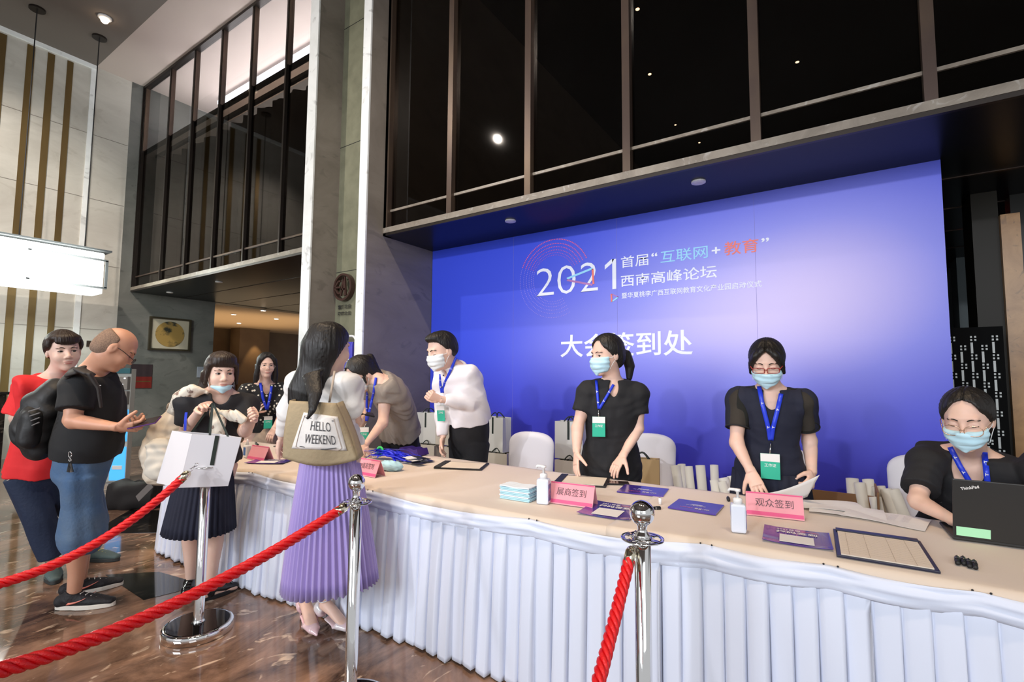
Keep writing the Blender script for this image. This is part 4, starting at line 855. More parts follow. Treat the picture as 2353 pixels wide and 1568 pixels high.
for i in range(14):
    x_ = nrm(V(1, .08, 0)); G().box(c+V(-.09+.014*i, .02, .03+.004*math.sin(i)), (.012, .12, .055), (nrm(V(1, .05, .45)), V(0, 1, 0), nrm(V(-.45, 0, 1)))).obj('card', pur, t)
# laptop
th = -.02; c = Z(2262, 1240, ZC); c = V(.545, 2.60, ztab(1)+.001); ang = .05
x_ = V(math.cos(ang), math.sin(ang), 0); y_ = V(-x_[1], x_[0], 0)
a = Z(2192, 1238, ZC+.01); c = a+x_*.165; c[2] = ztab(1)+.001; lm = mat('soft_black_shell', (.018, .018, .018), .45)
t = thing('laptop', c, 'black laptop with green sticky note facing the seated woman', 'laptop')
G().box(c+y_*.12+ZV*.009, (.335, .235, .014), (x_, y_, ZV)).obj('base', lm, t, bevel=.004); G().box(c+y_*.12+ZV*.0165, (.28, .12, .002), (x_, y_, ZV)).obj('keyboard', M['black'], t)
up = nrm(ZV*1-y_*.16); fn = np.cross(x_, up); o_ = c+ZV*.014; G().box(o_+up*.118, (.335, .235, .008), (x_, up, fn)).obj('lid', lm, t, bevel=.003)
G().box(o_+up*.118-fn*.0045, (.30, .2, .0006), (x_, up, fn)).obj('screen', mat('lit_screen', (.5, .55, .6), .3, emit=((.6, .7, .8), .6)), t)
d1 = nrm(x_+up*.28); lettering('lettering', 'ThinkPad', o_-x_*.142+up*.193+fn*.0045, d1, np.cross(fn, d1), .055, .012, pap, t, .02, .0008)
n_ = G().box(o_-x_*.108+up*.028+fn*.0048, (.10, .036, .0008), (x_, up, fn)).obj('sticky_note', mat('green_note', (.42, .82, .50), .7), None); tag(n_, 'pale green sticky note on the lower corner of the laptop lid', 'note')
# ================================================================== STANCHIONS AND ROPES
def stanchion(c, hh_, label, rot=0, br=.036):
    c = V(c[0], c[1], 0); t = thing('stanchion', c, label, 'stanchion', 'chrome rope stanchions')
    G().lathe([(.165, 0), (.17, .004), (.17, .042), (.165, .048), (.155, .050), (.03, .052)], c, 56).obj('base', M['chrome'], t, True, None)
    G().lathe([(.150, .0505), (.150, .0515), (.03, .0525)], c, 48).obj('base_plate', mat('black_mirror', (.02, .018, .017), .05, .9), t)
    zt = hh_-.125; G().lathe([(.036, .05), (.028, .06), (.0255, .07), (.0255, zt), (.020, zt+.004)], c, 32).obj('pole', M['chrome'], t, True)
    # flange with holes: an outer ring, a hub and four bridges
    g = G(); g.ring([(.066, zt+.006), (.066, zt+.010), (.054, zt+.010), (.054, zt+.006)], c, 40); g.lathe([(.030, zt+.005), (.030, zt+.011)], c, 32)
    for k in range(4): a = rot+PI/4+k*PI/2; g.box(c+V(math.cos(a)*.042, math.sin(a)*.042, zt+.008), (.03, .034, .004), (V(math.cos(a), math.sin(a), 0), V(-math.sin(a), math.cos(a), 0), ZV))
    g.obj('hook_ring', M['chrome'], t, True)
    zb = hh_-br; pr_ = [(.026, zt+.011), (.024, zt+.02), (.017, zt+.028), (.0145, zt+.036), (.016, zb-br*1.02)]+[(br*math.cos(u), zb+br*math.sin(u)) for u in np.linspace(-1.12, PI/2, 16)]
    G().lathe(pr_, c, 32).obj('ball_finial', M['chrome'], t, True)
    return zt
ropem = mat('red_rope', (.72, .004, .008), .38, bump=(260, .3, (1, 1, 1)))
brassy = mat('pale_brass', (.72, .66, .50), .12, 1)
def rope(p0, ctrl, p1, R, label, hook0=True, sgn=1):
    n = 260; us = np.linspace(0, 1, n); P = np.array([(1-u)**2*p0+2*u*(1-u)*ctrl+u*u*p1 for u in us]); seg_ = np.r_[0, np.cumsum(np.linalg.norm(np.diff(P, axis=0), axis=1))]
    t = thing('barrier_rope', P[0], label, 'rope', 'red barrier ropes')
    d0 = nrm(P[1]-P[0])
    # cap and hook at the stanchion end
    u_ = nrm(np.cross(d0, ZV)); v_ = np.cross(d0, u_); cp = G().lathe([(.006, 0), (R*.7, .006), (R*.98, .018), (R*1.0, .062)], P[0], 20, (u_, v_, d0)).obj('end_cap', brassy, t, True)
    hk = P[0]-d0*.05; lk = G()
    for i in range(3):
        cc = P[0]-d0*(.008+.016*i); aa = [d0, u_] if i % 2 else [d0, v_]; lk.tube([cc+aa[0]*.011*math.cos(w2)+aa[1]*.007*math.sin(w2) for w2 in np.linspace(0, 2*PI, 13)], .0022, 6)
    lk.obj('hook', M['chrome'], cp, True)
    m = seg_ > .045; Q = P[m]; S = seg_[m]; tb = []
    T_ = np.gradient(Q, axis=0); T_ /= np.linalg.norm(T_, axis=1, keepdims=True); uu = nrm(np.cross(T_[0], ZV)); fr_ = []
    for k in range(len(Q)): uu = nrm(uu-T_[k]*np.dot(uu, T_[k])); fr_.append((uu, np.cross(T_[k], uu)))
    for s_ in range(4):
        pts = []; rr = R*.44
        nn = len(Q)*3; 
        for kk in range(nn):
            f = kk/(nn-1)*(len(Q)-1); k = min(int(f), len(Q)-2); g_ = f-k; q = Q[k]*(1-g_)+Q[k+1]*g_; ss = S[k]*(1-g_)+S[k+1]*g_; a = sgn*ss/(R*5.2)*2*PI+s_*PI/2
            pts.append(q+(fr_[k][0]*math.cos(a)+fr_[k][1]*math.sin(a))*R*.60)
        G().tube(pts, rr, 7).obj('strand', ropem, t, True)
    return t
s1 = Z(455, 1452, 0); z1 = stanchion(s1, 1.005, 'chrome ball topped stanchion with full base, left one before the white gift bag', .3, .036)
s2 = D(820, 1090, 2.10); z2 = stanchion(s2, s2[2], 'chrome ball topped stanchion beside the lavender skirt', .5)
s3 = D(1475, 1150, 1.55); z3 = stanchion(s3, s3[2], 'nearest chrome ball topped stanchion before the white table skirt', 2.0, .039)
def hookp(px, py, d): return D(px, py, d)
a = D(436, 1083, 2.62); e = D(-60, 1356, 2.0); c_ = D(215, 1300, 2.3); rope(a, c_, e, .021, 'red twisted rope running left from the left stanchion')
a = D(800, 1160, 2.03); e = D(-80, 1560, 1.12); c_ = D(330, 1470, 1.45); rope(a, c_, e, .0195, 'red twisted rope hanging from the middle stanchion to the lower left corner')
a = D(1453, 1256, 1.53); e = D(1345, 1680, 1.12); c_ = D(1420, 1400, 1.42); rope(a, c_, e, .018, 'red twisted rope hanging down from the nearest stanchion', sgn=-1)
G().tube([D(1457, 1232, 1.545), D(1455, 1245, 1.535)], .004, 8).add([], [])
# ================================================================== PEOPLE
def skinm(n, c): return mat(n, c, .5, spec=.4, sss=.12, noise=(9, (c[0]*.93, c[1]*.88, c[2]*.86), ONE, .35, .75))
SK1 = skinm('light_skin', (.66, .42, .32)); SK2 = skinm('fair_skin', (.74, .50, .40)); SK3 = skinm('warm_skin', (.60, .31, .20))
def hairm(n, c): return mat(n, c, .5, spec=.4, bump=(60, .55, (1, 1, .12)))
HB = hairm('black_hair', (.010, .008, .007)); HBR = hairm('dark_brown_hair', (.022, .012, .008)); HG = mat('cropped_grey_hair', (.16, .10, .07), .85, noise=(160, (.24, .15, .10), ONE, .4, .6))
MASK = mat('mask_blue', (.50, .74, .84), .8, bump=(30, .1, ONE)); MASKW = mat('mask_white', (.75, .79, .80), .8)
BLK = mat('black_fabric', (.010, .010, .012), .85, bump=(12, .5, ONE)); NVY = mat('navy_fabric', (.008, .010, .026), .85, bump=(14, .4, ONE))
LNY = mat('blue_lanyard', (.012, .04, .60), .4); GRN = mat('green_badge', (.02, .42, .27), .4); EYEW = mat('eye_white', (.75, .72, .70), .3); EYEB = mat('dark_iris', (.012, .008, .006), .15); LIP = mat('lips', (.50, .14, .12), .4)
BRW = mat('eyebrow', (.018, .012, .010), .8)
def rotv(v, k, a): v = V(*v); k = nrm(k); return v*math.cos(a)+np.cross(k, v)*math.sin(a)+k*np.dot(k, v)*(1-math.cos(a))
class Person:
    def __init__(s, label, base, skin, female=True, g=1.0):
        s.root = thing('person', (base[0], base[1], 0), label, 'person'); s.skin = skin; s.fem = female; s.g = g; s.pr = []; s.fine = []; s.clo = []; s.hands = []; s.groups = []
    # ---- torso
    def torso(s, pel, neck, yaw_, sw=.165, hw=.085, wide=1., deep=1., bend=None, prof=None):
        s.pel, s.neck = V(*pel), V(*neck); t = nrm(V(-s.pel[0], -s.pel[1], 0)); w_ = np.cross(-t, ZV); a = math.radians(yaw_)
        s.fwd = t*math.cos(a)+w_*math.sin(a); s.left = np.cross(ZV, s.fwd)
        sp = nrm(s.neck-s.pel); s.up = sp; s.u = nrm(s.left-sp*np.dot(s.left, sp)); s.n = nrm(np.cross(s.u, sp)); s.n = s.n if np.dot(s.n, s.fwd) > 0 else -s.n
        L = np.linalg.norm(s.neck-s.pel); mid = (s.pel+s.neck)/2+(V(*bend) if bend is not None else 0); s.L = L
        if prof is None:
            prof = [(-.16, .10, .09), (-.05, .160, .112), (.08, .163, .112), (.24, .142, .098), (.38, .125, .090), (.52, .130, .096), (.66, .142, .104), (.78, .150, .100), (.87, .145, .088), (.94, .105, .07), (1.0, .065, .058)] if s.fem else [(-.16, .10, .10), (-.05, .158, .118), (.08, .16, .12), (.24, .155, .115), (.38, .15, .11), (.52, .155, .112), (.66, .168, .118), (.78, .175, .112), (.87, .168, .10), (.94, .12, .08), (1.0, .07, .065)]
        s.prof = prof
        def c(f): 
            f2 = max(f, 0); q = (1-f2)**2*s.pel+2*f2*(1-f2)*(2*mid-(s.pel+s.neck)/2)+f2*f2*s.neck; return q+sp*min(f, 0)*L
        s.axis = c; s.tc = [c(p[0]) for p in prof]; s.tw = [p[1]*wide*s.g for p in prof]; s.td = [p[2]*deep*s.g for p in prof]
        s.pr.append(loft(s.tc, s.tw, s.u, s.td, k=.03)); s.core = [s.pr[-1]]
        s.sh = {}; s.hip = {}
        for sd, sg in (('L', 1), ('R', -1)):
            s.sh[sd] = s.neck-sp*.06*s.g+s.u*sg*sw; s.hip[sd] = s.pel+s.u*sg*hw-sp*.03
            s.pr.append(loft([s.neck-sp*.02, s.sh[sd]], [.045*s.g, .048*s.g], k=.04)); s.core.append(s.pr[-1])
        return s
    def arm(s, sd, el, wr, d=None, tip=None, n=None, curl=.35, th=1, g=1., spread=.1, tcurl=.3, sh=None, hs=.95):
        g *= s.g*(1 if s.fem else 1.14); sh = s.sh[sd] if sh is None else V(*sh); el, wr = V(*el), V(*wr); s.sh[sd] = sh
        m = sh+(el-sh)*.5; fm = el+(wr-el)*.28
        s.pr.append(loft([sh, m, el], [.046*g, .043*g, .034*g], k=.03)); s.pr.append(ell(sh, (.052*g,)*3, k=.03)); s.core.append(s.pr[-1]); s.pr.append(ell(el, (.036*g,)*3, k=.02))
        s.pr.append(loft([el, fm, wr], [.035*g, .038*g, .0235*g], nrm(np.cross(wr-el, ZV)) if abs(nrm(wr-el)[2]) < .95 else s.u, [.034*g, .034*g, .019*g], k=.02))
        setattr(s, 'el'+sd, el); setattr(s, 'wr'+sd, wr)
        if tip is not None: d = nrm(V(*tip)-wr)
        if d is None: d = nrm(wr-el)
        s.hand(sd, wr, nrm(d), nrm(n) if n is not None else -s.fwd, curl, th, hs*g**.5, spread, tcurl)
    def hand(s, sd, wr, d, n, curl, th, k_, spread, tcurl):
        n = nrm(n-d*np.dot(n, d)); side = np.cross(d, n)*th   # side = thumb direction
        P = s.pr; hp = []
        P.append(loft([wr-d*.02, wr+d*.03*k_, wr+d*.082*k_], [.024*k_, .034*k_, .040*k_], side, [.018*k_, .016*k_, .0125*k_], k=.012, rnd=False))
        ends = []; cs = curl if isinstance(curl, (list, tuple)) else [curl]*4
        for i in range(4):
            off = (.029, .0098, -.0098, -.028)[i]; Lf = (.070, .078, .073, .058)[i]*k_; b = wr+d*(.078+(.004, .006, .004, -.002)[i])*k_+side*off*k_
            a = (1.5-i)*spread*.6; dd = nrm(d+side*a); pts = [b-dd*.012]; p = b; ang = 0
            for j, (fr_, cc) in enumerate(((.44, .9), (.31, 1.25), (.25, .9))):
                ang += cs[i]*cc; dj = dd*math.cos(ang)+n*math.sin(ang); p = p+dj*Lf*fr_; pts.append(p)
            P.append(loft(pts, [.0095*k_, .0092*k_, .0082*k_, .0066*k_], k=.004)); P.append(ell(pts[-1], (.0068*k_,)*3, k=.003)); hp += pts
        b = wr+d*.018*k_+side*.022*k_; dd = nrm(d*.62+side*.72+n*.25); pts = [b]; p = b; ang = 0
        for fr_, cc in ((.042, .25), (.034, .8), (.028, .7)):
            ang += tcurl*cc; dj = nrm(dd*math.cos(ang)+(d*.5+n*.6-side*.4)*math.sin(ang)); p = p+dj*fr_*k_; pts.append(p)
        P.append(loft(pts, [.0155*k_, .0125*k_, .0105*k_, .0078*k_], k=.010)); P.append(ell(pts[-1], (.0079*k_,)*3, k=.003)); hp += pts
        hp.append(wr-d*.03); hp = np.array(hp); s.fine.append((hp.min(0)-.022, hp.max(0)+.022, .0032)); s.hands.append((wr, d, n, side))
    def leg(s, sd, kn=None, an=None, toe=None, foot=True, g=1.):
        g *= s.g; h = s.hip[sd]; an = V(h[0], h[1], .08) if an is None else V(*an); kn = (h+an)/2+s.fwd*.02 if kn is None else V(*kn)
        s.pr.append(loft([h, h+(kn-h)*.5, kn], [.088*g, .074*g, .054*g], k=.04)); s.pr.append(ell(kn, (.054*g,)*3, k=.02))
        cv = kn+(an-kn)*.28-s.fwd*.012; s.pr.append(loft([kn, cv, kn+(an-kn)*.65, an], [.050*g, .056*g, .042*g, .034*g], k=.02))
        setattr(s, 'kn'+sd, kn); setattr(s, 'an'+sd, an)
        if foot:
            td = nrm(V(*toe)-V(an[0], an[1], 0)) if toe is not None else s.fwd; td = nrm(V(td[0], td[1], 0)); setattr(s, 'td'+sd, td)
            hb = V(an[0], an[1], max(an[2]-.045, .04)); s.pr.append(loft([hb-td*.035, hb+td*.06-ZV*.008, hb+td*.15-ZV*.02], [.032, .038, .034], np.cross(td, ZV), [.034, .028, .016], k=.02, rnd=True))
    # ---- head
    def head(s, c, yaw_, pitch=0, roll=0, hs=1.0, eyes='open', neck_r=.052, lips=True, ears=True, brows=True, slit=.0042):
        c = V(*c); t = nrm(V(-c[0], -c[1], 0)); w_ = np.cross(-t, ZV); a = math.radians(yaw_); f = t*math.cos(a)+w_*math.sin(a); u = np.cross(ZV, f); p = math.radians(pitch)
        f2 = f*math.cos(p)-ZV*math.sin(p); z2 = ZV*math.cos(p)+f*math.sin(p); r_ = math.radians(roll); u, z2 = rotv(u, f2, r_), rotv(z2, f2, r_)
        s.hc, s.hM, s.hs = c, np.stack([u, f2, z2], 1), hs; M = s.hM
        W = lambda x, y, z: c+M@V(x, y, z)*hs
        s.W = W; R = lambda *a: [q*hs for q in a]; E = lambda p_, r, k=.02, op='u': ell(W(*p_), R(*r), M, k, op)
        Pn = s.pr; fem = s.fem; jw = .056 if fem else .061
        face = [E((0, -.012, .03), (.074, .092, .086)), E((0, .022, -.036), (jw, .068, .078), .03), E((0, .060, -.099), (.022, .020, .017), .03)]
        s.facep = face; Pn += face
        Pn += [E((x*.036, .055, -.032), (.024, .024, .026), .025) for x in (-1, 1)]
        Pn += [E((0, .074, .027), (.044, .010, .008), .02)]
        Pn += [E((x*.031, .083, .003), (.017, .014, .011), .012, 's') for x in (-1, 1)]
        Pn += [E((x*.031, .066, .000), (.0165, .0125, .0125), .006) for x in (-1, 1)]
        Pn += [loft([W(0, .080, .012), W(0, .092, -.012), W(0, .101, -.030)], R(.0075, .0085, .0115), M[:, 0], R(.007, .009, .010), k=.012), E((0, .099, -.032), (.0115, .0105, .0095), .006)]
        Pn += [E((x*.0125, .090, -.036), (.0075, .0085, .0065), .005) for x in (-1, 1)]
        if ears:
            Pn += [E((x*.076, -.012, -.004), (.0075, .018, .030), .008) for x in (-1, 1)]; Pn += [E((x*.086, -.006, -.002), (.006, .009, .016), .004, 's') for x in (-1, 1)]
        if lips: Pn += [E((0, .085, -.060), (.022, .008, .006), .008), E((0, .083, -.070), (.019, .008, .007), .006)]
        if eyes == 'open':
            Pn += [E((x*.031, .082, .001), (.0135, .016, slit), .0015, 's') for x in (-1, 1)]
        Pn.append(loft([s.neck-s.up*.045, s.neck+s.up*.01, W(0, -.018, -.055), W(0, -.02, -.0)], R(neck_r*1.3, neck_r, neck_r*.98, neck_r), s.u, k=.035)); s.core.append(s.pr[-1])
        lo = c-.135*hs-.01; hi = c+.135*hs+.01; s.fine.append((lo, hi, .0042))
        s.eyes = eyes
        for x in (-1, 1):
            if eyes == 'open':
                e = G().sphere(W(x*.031, .0605, .001), .0140*hs, 16).obj('eye', EYEW, s.root, True); ax = (M[:, 0], M[:, 2], M[:, 1])
                G().lathe([(.0070*hs, 0), (.0068*hs, .0012), (.003*hs, .002)], W(x*.031+s.fx_gaze(), .0736, .0005), 14, ax).obj('iris', EYEB, e, True)
                lash = [W(x*(.031-.0145+.029*q), .0785-.010*(q-.5)**2*4*.5, .0022+.0046*math.sin(PI*q)) for q in np.linspace(0, 1, 9)]
            else: lash = [W(x*(.031-.0145+.029*q), .0785-.010*(q-.5)**2*4*.5, -.002-.004*math.sin(PI*q)) for q in np.linspace(0, 1, 9)]
            G().tube(lash, .0013*hs, 5).obj('eyelashes', BRW, s.root, True)
            if brows: G().tube([W(x*(.014+.036*q), .0865-.022*q*q, .0195+.006*math.sin(PI*min(1, q*1.15))) for q in np.linspace(0, 1, 9)], [.0029*hs*(1-.55*abs(q-.35)) for q in np.linspace(0, 1, 9)], 6, flat=1).obj('eyebrow', BRW, s.root, True)
        if lips: implicit('lips', [E((0, .0862, -.0612), (.0215, .0072, .0042), .003), E((0, .0848, -.0695), (.0175, .0072, .0052), .003)], .0016, LIP, s.root)
        return s
    def fx_gaze(s): return getattr(s, 'gaze', 0)
    def body(s, res=.0085):
        s.bodyo = implicit('body', s.pr, res, s.skin, s.root, fine=s.fine); return s
    # ---- hair
    def hair(s, m, style='tied', extra=(), cut=None, post=None, res=.0042, fringe=None, vol=1.05, part=False):
        W, M, hs = s.W, s.hM, s.hs; R = lambda *a: [q*hs for q in a]
        pr = [ell(W(0, -.018, .036), R(.083*vol, .101*vol, .094*vol), M, .02)]
        if style != 'short': pr.append(ell(W(0, -.055, -.02), R(.072*vol, .062, .07), M, .03))
        else: pr.append(ell(W(0, -.055, -.0), R(.07, .058, .055), M, .03))
        # the face stays free: everything in front of a sloping plane is removed
        n = nrm(M@V(0, 1, -.85)) if style != 'short' else nrm(M@V(0, 1, -.75))
        pr.append(half(W(0, .012 if style != 'short' else -.005, 0), n, .012))
        if style != 'short': pr.append(ell(W(0, .078, .010), R(.061, .062, .092), M, .004, 's'))
        pr += list(fringe or [])
        c = s.hc
        def strands(x, y, z):
            vx, vy, vz = x-c[0], y-c[1], z-c[2]; X = vx*M[0, 0]+vy*M[1, 0]+vz*M[2, 0]; Y = vx*M[0, 1]+vy*M[1, 1]+vz*M[2, 1]+.02; Zz = vx*M[0, 2]+vy*M[1, 2]+vz*M[2, 2]
            a = np.arctan2(X, Y); r = (.0011*np.sin(a*38+6*np.sin(a*5)+Zz*20)+.0007*np.sin(a*81+Zz*14))*np.clip((Zz+.12)/.06, 0, 1)
            if part: r = r+.007*np.exp(-(X/.0035)**2)*(Zz > .07)*(Y > -.02)
            return r
        pr += list(extra)
        return implicit('hair', pr, res, m, s.root, post=post or strands)
    # ---- mask with ear loops
    def mask(s, m=None, lo=-.115, hi=-.008, chin=False, wfold=True):
        W, M, hs = s.W, s.hM, s.hs; R = lambda *a: [q*hs for q in a]; m = m or MASK
        pr = [ell(W(0, .022, -.040), R(.069, .077, .086), M, .02), ell(W(0, -.012, .03), R(.080, .097, .092), M, .02), ell(W(0, .064, -.098), R(.026, .024, .020), M, .03)]
        if not chin: pr.append(loft([W(0, .086, .002), W(0, .101, -.03), W(0, .092, -.07)], R(.012, .020, .024), M[:, 0], R(.008, .012, .012), k=.03))
        pr += [ell(W(x*.036, .057, -.034), R(.030, .030, .032), M, .025) for x in (-1, 1)]
        pr += [half(W(0, 0, hi), M[:, 2], .003), half(W(0, .0, lo), -M[:, 2], .003), half(W(0, .030, 0), nrm(-M[:, 1]), .003)]
        pr += [half(W(x*.066, .03, 0), nrm(x*M[:, 0]-.25*M[:, 1]), .003) for x in (-1, 1)]
        pr += [half(W(x*.060, .03, lo+.034), nrm(x*M[:, 0]*.55-M[:, 2]), .006) for x in (-1, 1)]
        c = s.hc
        def pl(x, y, z): Zz = (x-c[0])*M[0, 2]+(y-c[1])*M[1, 2]+(z-c[2])*M[2, 2]; X = (x-c[0])*M[0, 0]+(y-c[1])*M[1, 0]+(z-c[2])*M[2, 0]; return .0016*np.sin(Zz/hs*230+X*20)+.001*np.sin(X*90+Zz*60)
        o = implicit('face_mask', pr, .0042, m, s.root, post=pl)
        for x in (-1, 1):
            t_, b_ = (hi-.006, lo+.035)
            for q in (t_, b_): G().tube([W(x*.066, .034, q), W(x*.073, .012, q*.5-.006), W(x*.0795, -.008, .006 if q == t_ else -.022)], .0013*hs, 5).obj('ear_loop', MASKW, o, True)
        return o
    def glasses(s, m, w_=.054, h_=.03, drop=0., r=.0018, round_=False):
        W = s.W; g = G(); y0 = .111; lens = G()
        for x in (-1, 1):
            e = 2.2 if round_ else 5; pts = []
            for a in np.linspace(0, 2*PI, 29): ca, sa = math.cos(a), math.sin(a); pts.append(W(x*.033+w_/2*np.sign(ca)*abs(ca)**(2/e), y0-.02*abs(x*.033+w_/2*ca)/.06*.4, -.004-drop+h_/2*np.sign(sa)*abs(sa)**(2/e)))
            g.tube(pts, r, 6); lens.add(pts[:-1], [tuple(range(28))])
            g.tube([W(x*(.033+w_/2), y0-.009, .000-drop), W(x*.078, .04, .004), W(x*.0785, -.012, .008), W(x*.076, -.03, -.006)], r*1.1, 6)
        g.tube([W(-.008, y0, 0-drop), W(0, y0+.002, .002-drop), W(.008, y0, 0-drop)], r, 6)
        o = g.obj('glasses', m, s.root, True); lens.obj('lens', M_['lens'], o)
    # ---- clothes
    def top(s, m, sleeves, infl=.014, t0=.0, t1=1., loose=None, hem=None, cut=(), fold=(.004, 26), neckh=.012, name='shirt', res=.0065, slr=(.020, .022), fine=(), extra=(), seed=1):
        T = []; prof = s.prof; k = len(prof); w_ = []; d_ = []
        for i, (f, a, b) in enumerate(prof):
            lo_ = 0 if loose is None else np.interp(f, [p[0] for p in loose], [p[1] for p in loose]); w_.append(s.tw[i]+infl+lo_); d_.append(s.td[i]+infl+lo_)
        pr = [(a-.02, b+.02, (lambda x, y, z, f=f: f(x, y, z)-infl), op, k_) for (a, b, f, op, k_) in s.core]+[loft(s.tc, w_, s.u, d_, k=.02)]
        hemn = hem if hem is not None else -s.up; hc_ = s.axis(t0); pr.append(half(hc_, hemn, .004))
        pr.append(half(s.neck+s.up*neckh, s.up, .006))
        for sd in 'LR':
            fr_ = sleeves if not isinstance(sleeves, dict) else sleeves[sd]; sh, el, wr = s.sh[sd], getattr(s, 'el'+sd), getattr(s, 'wr'+sd); g = s.g*(1 if s.fem else 1.14)
            a0, a1 = slr; P = [sh-nrm(el-sh)*.0]
            if fr_ <= 1: e_ = sh+(el-sh)*fr_; pr.append(loft([sh, sh+(e_-sh)*.5, e_], [.050*g+a0, .045*g+(a0+a1)/2, .040*g+a1], k=.03)); pr.append(ell(sh, (.052*g+a0*.7,)*3, k=.03))
            else:
                e_ = el+(wr-el)*(fr_-1); pr += [loft([sh, (sh+el)/2, el], [.050*g+a0, .046*g+a0*.8, .038*g+a1*.8], k=.03), ell(sh, (.052*g+a0*.7,)*3, k=.03), ell(el, (.040*g+a1*.7,)*3, k=.02), loft([el, el+(e_-el)*.5, e_], [.038*g+a1*.8, .036*g+a1*.6, .028*g+a1*.35], k=.02)]
        pr += list(extra); pr += list(cut); s.topp = pr; s.groups.append(pr)
        return implicit(name, pr, res, m, s.root, post=folds(fold[0]*.62, fold[1], seed, (1, 1, .55)), fine=fine)
    def vneck(s, w_=.055, d_=.09): return [ell(s.neck+s.n*.075-s.up*.015, (w_, .07, d_), np.stack([s.u, s.n, s.up], 1), .01, 's'), loft([s.neck-s.up*.01, s.neck+s.up*.08], [.058, .055], s.u, k=.008, op='s')]
    def trousers(s, m, to=.98, infl=.016, wide=.0, res=.008, name='trousers', tt=.22, seed=2, fold=(.004, 14)):
        pr = [loft(s.tc[:6], [a+infl for a in s.tw[:6]], s.u, [a+infl for a in s.td[:6]], k=.03), half(s.axis(tt), s.up, .004)]; L = []
        for sd in 'LR':
            h, kn, an = s.hip[sd], getattr(s, 'kn'+sd), getattr(s, 'an'+sd); g = s.g
            if to > .5: e_ = kn+(an-kn)*(to-.5)*2; L.append(loft([h, (h+kn)/2, kn, (kn+e_)/2, e_], [.092*g+infl, .08*g+infl, .060*g+infl+wide, .056*g+infl+wide, .048*g+infl+wide], k=.03))
            else: e_ = h+(kn-h)*to*2; L.append(loft([h, (h+e_)/2, e_], [.092*g+infl, .085*g+infl+wide*.6, .075*g+infl+wide], k=.03))
        pr = pr[:1]+L+pr[1:]; s.groups.append(pr)
        return implicit(name, pr, res, m, s.root, post=folds(fold[0]*.6, fold[1], seed, (1, 1, .35)))
    def shoe(s, sd, m, sole, L=.27, w_=.048, h_=.075):
        an, td = getattr(s, 'an'+sd), getattr(s, 'td'+sd); c = V(an[0], an[1], 0)-td*.065; lat = np.cross(td, ZV)
        pr = [loft([c+ZV*.045, c+td*.07+ZV*.050, c+td*L*.62+ZV*.042, c+td*L*.93+ZV*.032], [w_*.72, w_*.82, w_, w_*.62], lat, [.038, .045, .030, .018], k=.02, rnd=True), loft([c+td*.045+ZV*.05, V(an[0], an[1], h_+.02)], [.045, .043], lat, k=.02), half(V(0, 0, .018), -ZV, .004)]
        o = implicit('shoe', pr, .0055, m, s.root)
        pts = []
        for a in np.linspace(0, 2*PI, 30)[:-1]: ca, sa = math.cos(a), math.sin(a); ww = w_*(.80+.25*(ca > -.2)*(1-abs(ca-.25))); pts.append(c+td*(L*.45+L*.55*ca)+lat*ww*np.sign(sa)*abs(sa)**.8)
        G().slab([p+ZV*.001 for p in pts], .026).obj('sole', sole, o, bevel=.004)
        for i in range(4): q = c+td*(.11+.028*i); G().tube([q+lat*.02+ZV*(.088-.008*i), q-lat*.02+ZV*(.088-.008*i)], .003, 5).obj('lace', sole, o)
        return o
    # ---- lanyard whose straps lie on the clothes
    def lanyard(s, left, right, tip, card, dist, m=None, cw=.065, ch=.095, text=True, wd=.0085, tilt=0., word=True):
        m = m or LNY; surf = s.groups+[s.pr]
        def path(pts):
            P = []; 
            for (a, b) in zip(pts[:-1], pts[1:]):
                for u in np.linspace(0, 1, 9)[:-1]: P.append((a[0]+(b[0]-a[0])*u, a[1]+(b[1]-a[1])*u))
            P.append(pts[-1]); Q = [march(surf, x, y, .8, 6, .013, dist) for x, y in P]; Q = np.array(Q)
            dd = (Q-CC)@cf; md = np.median(dd); dd = np.clip(dd, md-.09, md+.09)
            for _ in range(3): dd[1:-1] = np.minimum(dd[1:-1], (dd[:-2]+dd[1:-1]+dd[2:])/3)
            return [D(x, y, q) for (x, y), q in zip(P, dd)]
        o = None
        for pts in (left, right):
            if not pts: continue
            P = path(pts); rows = []
            for i, p in enumerate(P):
                t_ = nrm(P[min(i+1, len(P)-1)]-P[max(i-1, 0)]); v_ = nrm(CC-p); w_ = nrm(np.cross(t_, v_)); rows.append([p-w_*wd+v_*.000, p+v_*.001, p+w_*wd])
            st = G().sheet(rows, .0016).obj('lanyard', m, s.root, True, 'blue printed lanyard strap')
            if word:
                for k in (len(P)//3, 2*len(P)//3):
                    t_ = nrm(P[k+1]-P[k-1]); v_ = nrm(CC-P[k]); w_ = nrm(np.cross(t_, v_)); t2 = -t_ if t_[2] < 0 else t_; lettering('lettering', 'T', P[k]+v_*.0035-w_*wd*.6, t2, np.cross(v_, t2), .014, .011, M['white_bright'], st, .03, .0005)
        pc = march(surf, *card, .8, 6, .030, dist); pt = march(surf, *tip, .8, 6, .016, dist)
        x_ = nrm(V(cr[0], cr[1], 0)); v_ = nrm(V(-pc[0], -pc[1], 0)); x_ = nrm(np.cross(ZV, v_)); x_ = x_ if np.dot(x_, cr) > 0 else -x_; z_ = nrm(ZV+x_*tilt); fn = nrm(np.cross(x_, z_)); fn = fn if np.dot(fn, v_) > 0 else -fn
        cl = G().tube([pt, (pt+pc+z_*ch*.5)/2+fn*.002, pc+z_*ch*.5+fn*.004], .003, 6).obj('clip', M['chrome'], s.root, True)
        b = G().box(pc+fn*.004, (cw, ch, .003), (x_, z_, fn)).obj('badge', GRN, s.root, bevel=.0015, label='green and white staff badge card')
